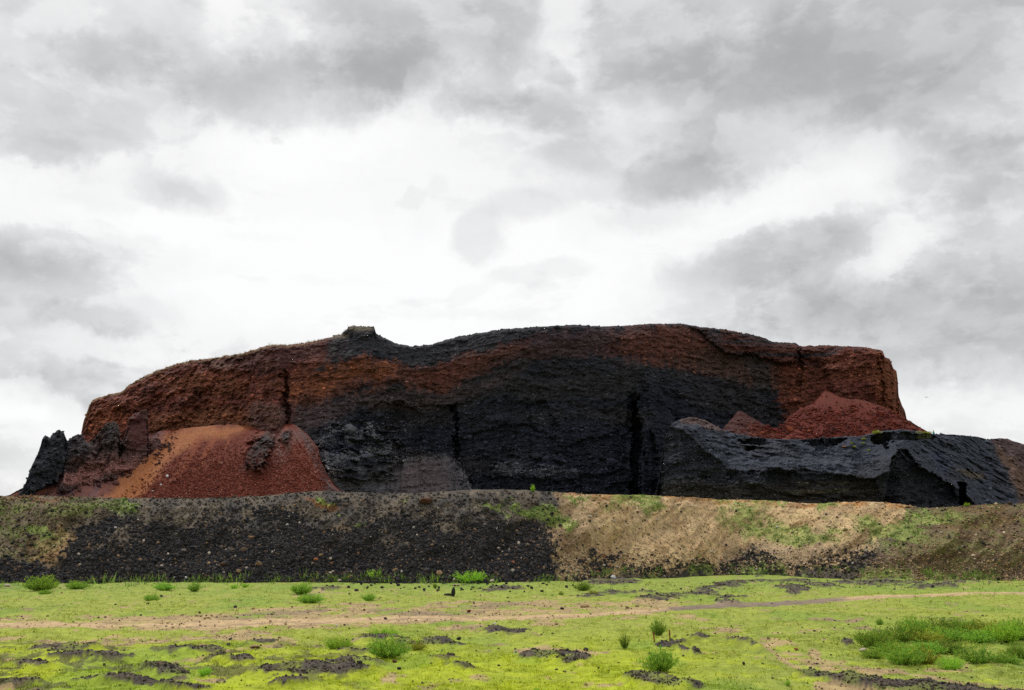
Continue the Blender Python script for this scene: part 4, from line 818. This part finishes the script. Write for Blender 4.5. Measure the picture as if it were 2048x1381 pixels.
STONE_MAT = {k: flat_mat(k + '_stone', v, .92, .3, 9) for k, v in STONE_COL.items()}
import bmesh
def ico(sub=2):
    bm = bmesh.new(); bmesh.ops.create_icosphere(bm, subdivisions=sub, radius=.5); v = np.array([q.co[:] for q in bm.verts]); f = np.array([[w.index for w in q.verts] for q in bm.faces]); bm.free(); return v, f
IV, IF = ico(3)
def rock_shape(seed, flat=.7, cut=.5):
    v = IV.copy().astype(np.float32); r = np.random.default_rng(seed)
    for _ in range(9):                                         # broken faces
        d = r.normal(size=3); d /= np.linalg.norm(d); h = r.uniform(.28, .46); t = v @ d; v = np.where((t > h)[:, None], v - np.outer(t - h, d) * .92, v)
    v *= 1 + .12 * fbm(v[:, 0] * 4 + seed, v[:, 1] * 4, v[:, 2] * 4, 4, seed)[:, None]
    v *= r.uniform(.8, 1.15, 3); v[:, 2] *= flat; v[:, 2] -= v[:, 2].min(); v[:, 2] -= .12 * v[:, 2].max()
    return v
ROCKS = {}
def rock_mesh(kind, i, flat):
    key = (kind, i, flat)
    if key not in ROCKS:
        ROCKS[key] = build_mesh('rock_' + kind, rock_shape(i * 31 + 5, flat), IF, None, smooth=False); ROCKS[key].materials.append(STONE_MAT[kind])
    return ROCKS[key]
def stone(x, y, w, h, kind, label, where='field', cat='stone', name='stone', group=None, tall=None, loc=None):
    p = loc if loc is not None else ({'field': gpoint, 'bank': bpoint}[where](x, y) if where in ('field', 'bank') else Vector(surf_at({'talus': talus, 'bench': bench}[where], x, y)))
    s = p.y / F; o = bpy.data.objects.new(name, rock_mesh(kind, random.randrange(7), tall or .65)); C.objects.link(o)
    o.location = p; o.scale = (w * s, w * s * random.uniform(.8, 1.1), h * s / ((tall or .65) * .88)); o.rotation_euler = (0, 0, random.uniform(0, 6.28))
    o['label'] = label; o['category'] = cat
    if group: o['group'] = group
    return o
for a in [
 (850,1007,27,11,'brown','big flat brown boulder lying on the crest of the black bank','bank','boulder','boulder'),
 (231,1057,8,4,'white','bright white stone high on the black gravel at the left','bank'),
 (367,1104,13,6,'gray','flat grey stone midway up the black gravel, left part','bank'),
 (447,1131,13,7,'brown','rounded brown stone low on the black gravel, beside a tan one','bank'),
 (477,1145,12,7,'tan','tan stone low on the black gravel, right of a brown one','bank'),
 (520,1131,7,5,'pale','pale rounded stone on the lower black gravel','bank'),
 (632,1122,9,7,'orange','orange brown stone in the pale cluster low on the bank','bank'),
 (641,1112,11,5,'tan','wide tan stone topmost in the cluster low on the bank','bank'),
 (660,1120,8,6,'pale','pale stone at the right of the cluster low on the bank','bank'),
 (574,1052,9,4,'white','small white slab high on the black gravel','bank'),
 (349,1157,7,5,'white','white stone in the weeds at the foot of the gravel','bank'),
 (372,1158,7,5,'white','second white stone at the foot of the gravel, right of its twin','bank'),
 (15,1176,12,6,'pale','pale stone at the far left foot of the bank','bank'),
 (1026,1127,9,6,'orange','orange stone on the right part of the black gravel','bank'),
 (1087,1138,7,5,'tan','tan stone near the right edge of the black gravel','bank'),
 (985,1166,14,7,'pale','pinkish pale stone at the foot of the black gravel','bank'),
 (1227,1161,11,7,'white','whitish stone in the grass below the tan slope','field'),
 (1178,1034,10,5,'pale','pale flat stone upper left on the tan slope','bank'),
 (1190,1030,7,4,'pale','small pale stone just right of a flatter one on the tan slope','bank'),
 (1312,1043,11,6,'pale','pale stone in the middle of the tan slope','bank'),
 (1227,1044,7,5,'pale','small pale stone on the bare streak of the tan slope','bank'),
 (1554,1056,7,4,'white','small white stone among weeds on the tan slope','bank'),
 (1423,1107,12,5,'pale','long pale flat stone low on the tan slope','bank'),
 (1732,1104,8,6,'pale','pale stone where the tan slope meets the dark right heap','bank'),
 (1652,1031,7,5,'gray','grey stone near the crest of the tan slope','bank'),
 (1638,1037,8,5,'tan','yellowish tan stone below the crest of the tan slope','bank'),
 (1391,1133,9,5,'pale','pale stone at the foot of the tan slope','bank'),
 (1882,1067,8,4,'pale','pale stone on the weedy brown heap at the right','bank'),
 (1725,1306,15,9,'pale','large pale rounded rock beside the left end of the weed thicket','field','boulder','boulder'),
 (1742,1299,12,6,'gray','smaller grey rock tucked behind the pale one by the weed thicket','field','boulder','boulder'),
 (1592,1303,11,5,'orange','orange brown stone on the faint curved track','field'),
 (1123,1305,15,6,'brown','brown slab of rock in the bright grass near the middle','field'),
 (938,1226,10,6,'red','red brown stone on the tan strip beside the track','field'),
 (1124,1223,8,5,'black','black stone on the tan strip beside the track','field'),
 (988,1250,8,3,'white','white flat stone just below the wheel track','field'),
 (673,1252,6,4,'white','small white stone below the track near the shrubs','field'),
 (470,1217,10,5,'black','black stone on the tan soil above the track','field'),
 (510,1298,24,5,'tan','low tan slab of rock in the grass, lower left','field'),
 (405,1298,20,5,'tan','low tan slab left of a similar one, lower left','field'),
 (1377,1275,6,5,'black','black stone right of the two rusty stakes','field'),
 (1451,1200,7,4,'black','black stone above the grey part of the track','field'),
 (1488,1329,7,6,'black','dark stone near the faint curved track, lower right','field'),
 (1279,1344,8,5,'black','dark stone left of the largest front shrub','field'),
 (790,1326,9,6,'brown','dark brown stone right below the widest shrub','field'),
 (798,1341,8,6,'black','black lump in the grass below the widest shrub','field'),
 (918,1278,9,7,'black','black lump by the dark cinder streak','field'),
 (334,955,8,6,'white','white block on the red scree fan','talus'),
 (322,972,5,4,'white','small white block below another on the red scree fan','talus'),
 (305,984,5,4,'pale','lowest pale block on the red scree fan','talus'),
 (1688,895,8,3,'orange','small orange block lying on the black bench','bench'),
 (897,1190,16,6,'black','low black rocks beside the upright dark rock','field'),
]:
    stone(*a)
o = stone(906, 1192, 8, 20, 'black', 'slim upright dark rock standing in the grass below the bank', 'field', 'rock', 'standing_rock', tall=1.6)
# loose cinders, alike
rr = random.Random(3)
for i in range(80):
    x = rr.uniform(0, 2048); y = rr.triangular(1180, 1378, 1300); w = rr.uniform(3, 6.5) * (.6 + .5 * (y - 1180) / 200)
    stone(x, y, w, w * .6, rr.choice(['black', 'black', 'black', 'brown']), 'small dark cinder lump lying loose in the bright grass', 'field', 'cinder', 'cinder_lump', 'dark cinder lumps strewn over the field')
for i in range(60):
    x = rr.uniform(640, 1230); y = float(crest(BFOOT, np.float32(x))) + rr.uniform(2, 22); w = rr.uniform(4, 8)
    stone(x, y, w, w * .65, 'black', 'black lump rolled onto the grass at the foot of the bank', 'field', 'cinder', 'cinder_lump', 'black lumps at the foot of the bank')
for i in range(46):
    x = rr.choice([rr.uniform(1130, 1240), rr.uniform(1380, 1720), rr.uniform(600, 720)]); y = float(crest(BFOOT, np.float32(x))) - rr.uniform(2, 34); w = rr.uniform(4, 7.5)
    stone(x, y, w, w * .6, rr.choice(['tan', 'pale', 'tan', 'orange', 'gray']), 'pale or tan stone low on the slope of the bank', 'bank', 'stone', 'stone', 'pale stones along the lower bank')

# ------------------------------------------------------------------ shrubs
def shrub_proto(seed, nst=150, leaves=26, flat=.8, col=(108, 144, 50), up=.25, k=1.45):
    r = np.random.default_rng(seed); P = []; Q = []; H = []; ST = []
    for i in range(nst):
        a = r.uniform(0, 2 * np.pi); tilt = np.sqrt(r.random()) * 1.25; ln = r.uniform(.65, 1.05) * (1 + .15 * math.sin(a * 3 + seed))
        d = np.array([math.cos(a) * math.sin(tilt), math.sin(a) * math.sin(tilt), math.cos(tilt) * flat])
        b0 = np.array([math.cos(a), math.sin(a), 0]) * r.uniform(0, .3) * math.sin(tilt)
        t = r.uniform(.15, 1, leaves)[:, None]; pt = b0 + d * ln * t + np.array([0, 0, up]) * t ** 2 * .5 + r.normal(0, .035, (leaves, 3))
        P.append(pt); Q.append(np.repeat(d[None], leaves, 0)); H.append(np.clip(t[:, 0], 0, 1)); ST.append((b0, b0 + d * ln * .5 + [0, 0, up * .12], b0 + d * ln * .95 + [0, 0, up * .45]))
    P = np.concatenate(P); Q = np.concatenate(Q); H = np.concatenate(H); n = len(P)
    dr = Q * .6 + r.normal(0, .55, (n, 3)) + [0, 0, .45]; dr /= np.linalg.norm(dr, axis=1)[:, None]
    sd = np.cross(dr, r.normal(size=(n, 3))); sd /= np.linalg.norm(sd, axis=1)[:, None]; L_ = r.uniform(.07, .15, n)[:, None]
    co = np.stack([P, P + dr * L_ * .5 + sd * L_ * .17, P + dr * L_, P + dr * L_ * .5 - sd * L_ * .17], 1); co[:, :, 2] = np.maximum(co[:, :, 2], -.02)
    c = seen(col, k)[None] * (r.uniform(.7, 1.35, (n, 1))); c = np.where(r.random((n, 1)) < .12, seen((150, 160, 60), k)[None] * r.uniform(.8, 1.2, (n, 1)), c)
    fol = build_mesh('foliage', co.reshape(-1, 3), np.arange(n * 4).reshape(-1, 4), np.repeat(np.clip(c, .004, .6), 4, 0), smooth=False); fol.materials.append(M_leaf)
    v = []; f = []
    for s in ST[::3]:
        b = len(v)
        for j, q in enumerate(s):
            w = (.012, .009, .004)[j]
            for m_ in range(3): v.append(q + np.array([math.cos(m_ * 2.1), math.sin(m_ * 2.1), 0]) * w)
        for j in range(2):
            for m_ in range(3): f.append([b + j * 3 + m_, b + j * 3 + (m_ + 1) % 3, b + j * 3 + 3 + (m_ + 1) % 3, b + j * 3 + 3 + m_])
    st = build_mesh('stems', np.array(v), np.array(f), np.tile(seen((96, 110, 56), .5), (len(v), 1)), smooth=False); st.materials.append(M_leaf)
    return fol, st
PR = {'round': [shrub_proto(i) for i in range(4)], 'dark': [shrub_proto(20 + i, 120, 20, .95, (92, 122, 42), .3) for i in range(2)],
      'bright': [shrub_proto(30 + i, 130, 22, .8, (124, 168, 50), .35) for i in range(3)], 'olive': [shrub_proto(40, 110, 22, .8, (122, 126, 42), .2)],
      'thin': [shrub_proto(50 + i, 16, 16, 1.1, (96, 150, 60), .5) for i in range(2)]}
def shrub(x, y, w, h, kind, label, where='field', name='shrub', cat='shrub', group=None, loc=None):
    p = loc if loc is not None else (Vector(surf_at(bench, x, y)) if where == 'bench' else (bpoint(x, y) if where == 'bank' else gpoint(x, y)))
    s = p.y / F; fol, st = random.choice(PR[kind])
    r = empty(name, p, label=label, category=cat); r.location.z -= .02
    if group: r['group'] = group
    r.scale = (w * s / 2 * 1.12, w * s / 2 * 1.12, h * s * 1.18); r.rotation_euler = (0, 0, random.uniform(0, 6.28))
    for nm, me in (('foliage', fol), ('stem', st)):
        o = bpy.data.objects.new(nm, me); C.objects.link(o); o.parent = r
    return r
G1 = 'green shrubs near the foot of the bank'; G2 = 'shrubs on the near field'; G3 = 'low weeds forming the thicket at the right'
for a in [
 (82,1184,64,28,'round','large dense green shrub against the far left foot of the black bank'),
 (90,1190,26,9,'round','small low shrub in front of the large one at the far left'),
 (153,1178,44,15,'round','low wide shrub right of the large far left one by the bank'),
 (222,1168,18,12,'bright','small bright sprig touching the gravel, left part of the bank'),
 (325,1166,40,20,'bright','bright shrub against the gravel above a darker low shrub'),
 (328,1184,40,15,'round','low green shrub just in front of a bright one at the bank foot'),
 (303,1200,30,13,'round','small shrub nearest the track among those at the left'),
 (388,1184,30,15,'dark','dark little shrub standing right of two paired ones'),
 (468,1180,16,8,'bright','tiny bright shrub alone in the grass, left of the pair'),
 (490,1178,14,8,'bright','tiny shrub a step right of another tiny one'),
 (603,1190,42,22,'round','tall shrub of a stacked pair near the centre left'),
 (618,1207,54,17,'round','wide low shrub of the stacked pair, in front of the taller one'),
 (738,1201,28,13,'round','compact round shrub alone on the grass strip below the gravel'),
 (755,1166,54,26,'bright','feathery bright shrub against the gravel near the middle'),
 (660,1163,16,9,'bright','small bright shrub against pale stones of the gravel'),
 (940,1168,58,22,'bright','wide bright shrub against the gravel, left of the tan slope'),
 (870,1177,9,8,'round','tiny green sprig left of the upright dark rock'),
 (1168,1183,38,15,'dark','dark shrub below the border of the black and tan slopes'),
 (1187,1190,20,8,'olive','small olive shrub tucked against the dark one below the slopes'),
 (1123,1194,12,8,'dark','tiny dark shrub left of the dark one below the slopes')]:
    shrub(*a, group=G1)
for a in [
 (768,1272,56,18,'bright','wide bright shrub behind the widest near shrub'),
 (675,1301,60,26,'bright','rounded light green shrub left of the widest near shrub'),
 (777,1316,86,38,'round','widest shrub of the near field, feathery green, left of centre'),
 (834,1300,38,17,'olive','small olive brown shrub right of the widest near shrub'),
 (1316,1272,34,27,'dark','dark upright shrub just behind the two rusty stakes'),
 (1249,1297,20,26,'dark','narrow dark shrub left of the two rusty stakes'),
 (1319,1344,66,42,'round','largest front shrub, below the two rusty stakes'),
 (1427,1236,12,13,'thin','faint thin plant near the grey stretch of track'),
 (1760,1249,15,13,'dark','tiny dark shrub above the weed thicket'),
 (410,1352,26,17,'bright','bright tuft in the lower left foreground'),
 (1076,1386,26,14,'bright','tuft cut by the bottom edge near the middle'),
 (1575,1371,10,12,'bright','tiny bright tuft at the bottom, left of the dark cinder bank')]:
    shrub(*a, group=G2)
TH = [
 (1752,1296,62,33,'round','leftmost tall clump of the weed thicket, behind the pale rock'),
 (1800,1284,54,26,'dark','second clump from the left in the weed thicket, with dark base'),
 (1832,1268,58,28,'round','back row clump at the left end of the weed thicket'),
 (1880,1266,56,24,'dark','back row clump, second from left, in the weed thicket'),
 (1925,1264,56,24,'round','back row clump at the middle of the weed thicket'),
 (1968,1266,56,26,'olive','back row clump right of the middle in the weed thicket'),
 (2006,1270,44,20,'olive','back row clump at the right end of the weed thicket'),
 (1850,1284,70,18,'olive','yellowish low clump in the middle of the weed thicket'),
 (1900,1282,66,20,'round','middle row clump below the back row in the weed thicket'),
 (1962,1288,46,20,'round','middle clump beside bare soil in the weed thicket'),
 (2010,1288,60,32,'bright','tall bright clump near the right edge of the thicket'),
 (2046,1284,50,36,'round','tall clump cut by the right edge of the picture'),
 (1750,1314,44,14,'round','low front clump just right of the pale rock'),
 (1790,1304,60,18,'round','low clump linking the pale rock and the front row'),
 (1850,1302,60,20,'round','middle clump above the large front one in the thicket'),
 (1898,1300,66,20,'dark','middle clump over a dark hollow in the thicket'),
 (1812,1327,64,32,'round','large front row clump, left half'),
 (1852,1325,50,26,'olive','olive front row clump joined to the large left one'),
 (1903,1336,40,22,'bright','small clump standing alone at the very front of the thicket'),
 (1955,1324,66,26,'dark','long dark based clump of the front row'),
 (2010,1324,46,18,'round','low front row clump toward the right edge'),
 (2044,1318,50,24,'round','front row clump cut by the right edge of the picture')]
for a in TH: shrub(a[0], a[1] + 1, a[2] * 1.22, a[3] * 1.18, *a[4:], group=G3, name='weed_clump', cat='weeds')
shrub(1065,984,9,14,'bright','bright sprig standing up from the crest of the bank','bank','plant','plant')
shrub(1933,1013,11,7,'bright','small green sprig on the crest where the right heap begins','bank','plant','plant')
for x, y, w, h, l in [(1752,868,16,7,'yellow green tuft at the corner of the black bench rim'),(1727,880,9,5,'yellow green tuft on the bench slope just below the rim'),(1703,888,7,4,'leftmost yellow green tuft on the bench slope'),(1709,895,7,4,'yellow green tuft on the bench slope, lower left'),(1727,888,6,4,'small tuft in the middle of the bench slope'),(1737,902,8,4,'lowest yellow green tuft on the bench slope'),(1850,868,30,4,'low line of yellow grass on the bench rim near the person')]:
    shrub(x, y, w, h, 'olive', l, 'bench', 'grass_tuft', 'tuft', 'tufts on the black bench')
ci = int(np.argmin(np.abs(cliff['PX'][-1] - 540))); q = cliff['co'][-1, ci]
shrub(540, 690, 9, 7, 'thin', 'lone bare bush on the skyline of the left shoulder', name='bush', cat='bush', loc=Vector((q[0], q[1], q[2] - .1)))

# ------------------------------------------------------------------ stakes and pegs
def prism(bm, pts, h, z0=0, lean=(0, 0), taper=1.0):
    a = [bm.verts.new((x, y, z0)) for x, y in pts]; b = [bm.verts.new((x * taper + lean[0], y * taper + lean[1], z0 + h)) for x, y in pts]; n = len(pts)
    bm.faces.new(a[::-1]); bm.faces.new(b)
    for i in range(n): bm.faces.new([a[i], a[(i + 1) % n], b[(i + 1) % n], b[i]])
def bmobj(name, bm, mat, parent=None):
    bmesh.ops.recalc_face_normals(bm, faces=bm.faces); me = bpy.data.meshes.new(name); bm.to_mesh(me); bm.free(); return link(name, me, mat, parent)
M_rust = flat_mat('rusty_iron', (150, 92, 38), .85, .5, 30); M_rust2 = flat_mat('rusty_plate', (128, 66, 40), .85, .45, 24); M_teal = flat_mat('teal_plastic', (40, 186, 140), .5, .12, 20, .75)
def stake(x, y, h, label, plate_y, lean):
    p = gpoint(x, y); s = p.y / F; H = h * s; r = empty('iron_stake', p, label=label, category='stake', group='rusty stakes in the field')
    w = 2.3 * s; t = w * .28; bm = bmesh.new()
    prism(bm, [(-w/2, -w/2), (w/2, -w/2), (w/2, -w/2 + t), (-w/2 + t, -w/2 + t), (-w/2 + t, w/2), (-w/2, w/2)], H + .06, -.06, (lean * H, 0))
    bmobj('post', bm, M_rust, r)
    for k, (pz, pw) in enumerate(plate_y):
        bm = bmesh.new(); hw = w * pw / 2; prism(bm, [(-hw, -w * .2), (hw, -w * .2), (hw, w * .05), (-hw, w * .05)], w * 1.1, H * pz, (0, 0), .85)
        q = bmobj('clip', bm, M_rust2, r); q.location = (lean * H * pz, -w * .62, 0)
    return r
stake(1310, 1284, 19, 'shorter rusty stake with a wide head, leaning slightly, before the dark shrub', [(.78, 1.9)], -.10)
stake(1340, 1286, 24, 'taller upright rusty stake with two small clips', [(.62, 1.5), (.28, 1.3)], -.02)
def peg(x, y, h, label):
    p = gpoint(x, y); s = p.y / F; H = h * s; r = empty('marker_peg', p, label=label, category='marker', group='teal markers in the grass')
    bm = bmesh.new(); w = .9 * s; prism(bm, [(math.cos(a) * w / 2, math.sin(a) * w / 2) for a in np.linspace(0, 2 * math.pi, 7)[:-1]], H * 1.05 + .04, -.04); bmobj('stem', bm, M_teal, r)
    bm = bmesh.new(); n = 6; rows = []
    for i in range(n):
        u = i / (n - 1); rows.append([bm.verts.new((-w * .4 + u * 3.6 * s, math.sin(u * 5) * .8 * s, H * (.98 - .08 * u))), bm.verts.new((-w * .4 + u * 2.8 * s, math.sin(u * 5 + .5) * .8 * s, H * (.45 + .12 * u)))])
    for i in range(n - 1): bm.faces.new([rows[i][0], rows[i + 1][0], rows[i + 1][1], rows[i][1]])
    bmesh.ops.solidify(bm, geom=bm.faces[:], thickness=.15 * s); bmobj('flag', bm, M_teal, r)
peg(1321, 1303, 13, 'teal marker flag in the grass just below the rusty stakes')
peg(1030, 1307, 8, 'small teal marker flag in the bright grass near the centre')
peg(883, 1302, 5, 'tiny teal marker flag right of the olive shrub')

# ------------------------------------------------------------------ person on the bench
M_skin = flat_mat('skin', (196, 150, 124), .6, .06, 6); M_jacket = flat_mat('cyan_jacket', (110, 196, 206), .8, .1, 6, .8); M_trous = flat_mat('dark_trousers', (52, 58, 72), .9, .15, 6); M_hair = flat_mat('dark_hair', (34, 28, 28), .7, .2, 20); M_shoe = flat_mat('shoe', (60, 58, 58), .8)
def skinned(name, joints, edges, radii, mat, parent, sub=2):
    me = bpy.data.meshes.new(name); me.from_pydata(joints, edges, []); o = link(name, me, mat, parent)
    m = o.modifiers.new('skin', 'SKIN'); m.use_smooth_shade = True; me.skin_vertices.new() if not me.skin_vertices else None
    for i, r_ in enumerate(radii): me.skin_vertices[0].data[i].radius = r_ if isinstance(r_, tuple) else (r_, r_)
    me.skin_vertices[0].data[0].use_root = True
    s_ = o.modifiers.new('sub', 'SUBSURF'); s_.levels = sub; s_.render_levels = sub; return o
ci = int(np.argmin(np.abs(bench['PX'][-1] - 1868))); q = bench['co'][-1, ci]
pr = empty('person', Vector((q[0] * 1.004, q[1] + 1.0, q[2] - .78)), label='distant person in a pale cyan jacket standing on the bench skyline', category='person'); pr.rotation_euler = (0, 0, R(25))
J = [(0,0,.92),(0,0,1.08),(0,0,1.26),(0,-.01,1.42),(0,-.01,1.50),(0,-.02,1.58),(0,-.02,1.66),
     (.17,0,1.38),(.23,.01,1.12),(.24,-.08,.90),(.245,-.12,.82),(-.17,0,1.38),(-.23,.01,1.12),(-.24,-.06,.89),(-.245,-.09,.81),
     (.09,0,.88),(.10,-.02,.49),(.11,.02,.09),(.11,-.13,.04),(-.09,0,.88),(-.10,-.01,.49),(-.11,.03,.09),(-.11,-.12,.04)]
E = [(0,1),(1,2),(2,3),(3,4),(4,5),(5,6),(3,7),(7,8),(8,9),(9,10),(3,11),(11,12),(12,13),(13,14),(0,15),(15,16),(16,17),(17,18),(0,19),(19,20),(20,21),(21,22)]
Rr = [(.14,.10),(.12,.09),(.14,.10),(.12,.09),.05,(.075,.09),(.07,.08),.055,.042,.03,.025,.055,.042,.03,.025,.085,.055,.04,.035,.085,.055,.04,.035]
skinned('body', J, E, Rr, M_skin, pr)
skinned('jacket', [J[0],J[1],J[2],(0,-.01,1.44),J[7],J[8],J[9],J[11],J[12],J[13]], [(0,1),(1,2),(2,3),(3,4),(4,5),(5,6),(3,7),(7,8),(8,9)], [(.19,.14),(.17,.13),(.18,.13),(.13,.10),.08,.065,.05,.08,.065,.05], M_jacket, pr)
skinned('trousers', [(0,0,.90),J[15],J[16],(.11,.02,.12),J[19],J[20],(-.11,.03,.12)], [(0,1),(1,2),(2,3),(0,4),(4,5),(5,6)], [(.15,.115),.10,.075,.06,.10,.075,.06], M_trous, pr)
def blob(name, loc, sc, mat, parent):
    v = IV * np.array(sc) * 2; v = v * (1 + .06 * fbm(v[:, 0] * 20, v[:, 1] * 20, v[:, 2] * 20, 2, 9)[:, None]); o = link(name, build_mesh(name, v, IF, None), mat, parent); o.location = loc; return o
blob('hair', (0, .012, 1.655), (.088, .095, .09), M_hair, pr)
for sx in (.11, -.11): blob('shoe', (sx, -.06, .04), (.05, .14, .05), M_shoe, pr)
for sx in (.028, -.028): blob('eye', (sx, -.105, 1.61), (.012, .008, .009), M_hair, pr)

# ------------------------------------------------------------------ bird
kx_, kz_ = ray_k(1853, 795); bl = Vector((kx_ * 190, 190, CAM_H + kz_ * 190))
sec = [(-.30,.004,.004),(-.20,.03,.015),(-.10,.05,.035),(0,.065,.05),(.10,.055,.045),(.16,.035,.035),(.20,.034,.034),(.235,.02,.02),(.27,.004,.004)]
v = []; f = []
for x, a, b in sec:
    for k in range(8): v.append((x, math.cos(k * math.pi / 4) * a, math.sin(k * math.pi / 4) * b))
for i in range(len(sec) - 1):
    for k in range(8): f.append((i*8+k, i*8+(k+1)%8, (i+1)*8+(k+1)%8, (i+1)*8+k))
for sgn in (1, -1):
    b = len(v); prof = [(0, .09, -.10, .0), (.16, .12, -.09, .07), (.32, .09, -.06, .06), (.46, .0, -.08, .0)]
    for y, xf, xb, z in prof:
        v += [(xf, sgn * y, z + .012), (xb, sgn * y, z + .008), (xb, sgn * y, z - .004), (xf, sgn * y, z - .006)]
    for i in range(3):
        for k in range(4): f.append((b+i*4+k, b+i*4+(k+1)%4, b+(i+1)*4+(k+1)%4, b+(i+1)*4+k))
b = len(v); v += [(-.27, .02, .004), (-.40, .06, .004), (-.40, -.06, .004), (-.27, -.02, .004), (-.27, 0, -.008), (-.40, 0, -.004)]; f += [(b, b+1, b+2, b+3), (b, b+4, b+5, b+1), (b+4, b+3, b+2, b+5)]
me = bpy.data.meshes.new('bird'); me.from_pydata(v, [], f); me.update()
o = link('bird', me, flat_mat('dark_plumage', (52, 50, 52), .8, .3, 20), label='tiny dark bird gliding in the sky right of the volcano', category='bird'); o.location = bl; o.rotation_euler = (R(8), R(-6), R(35))
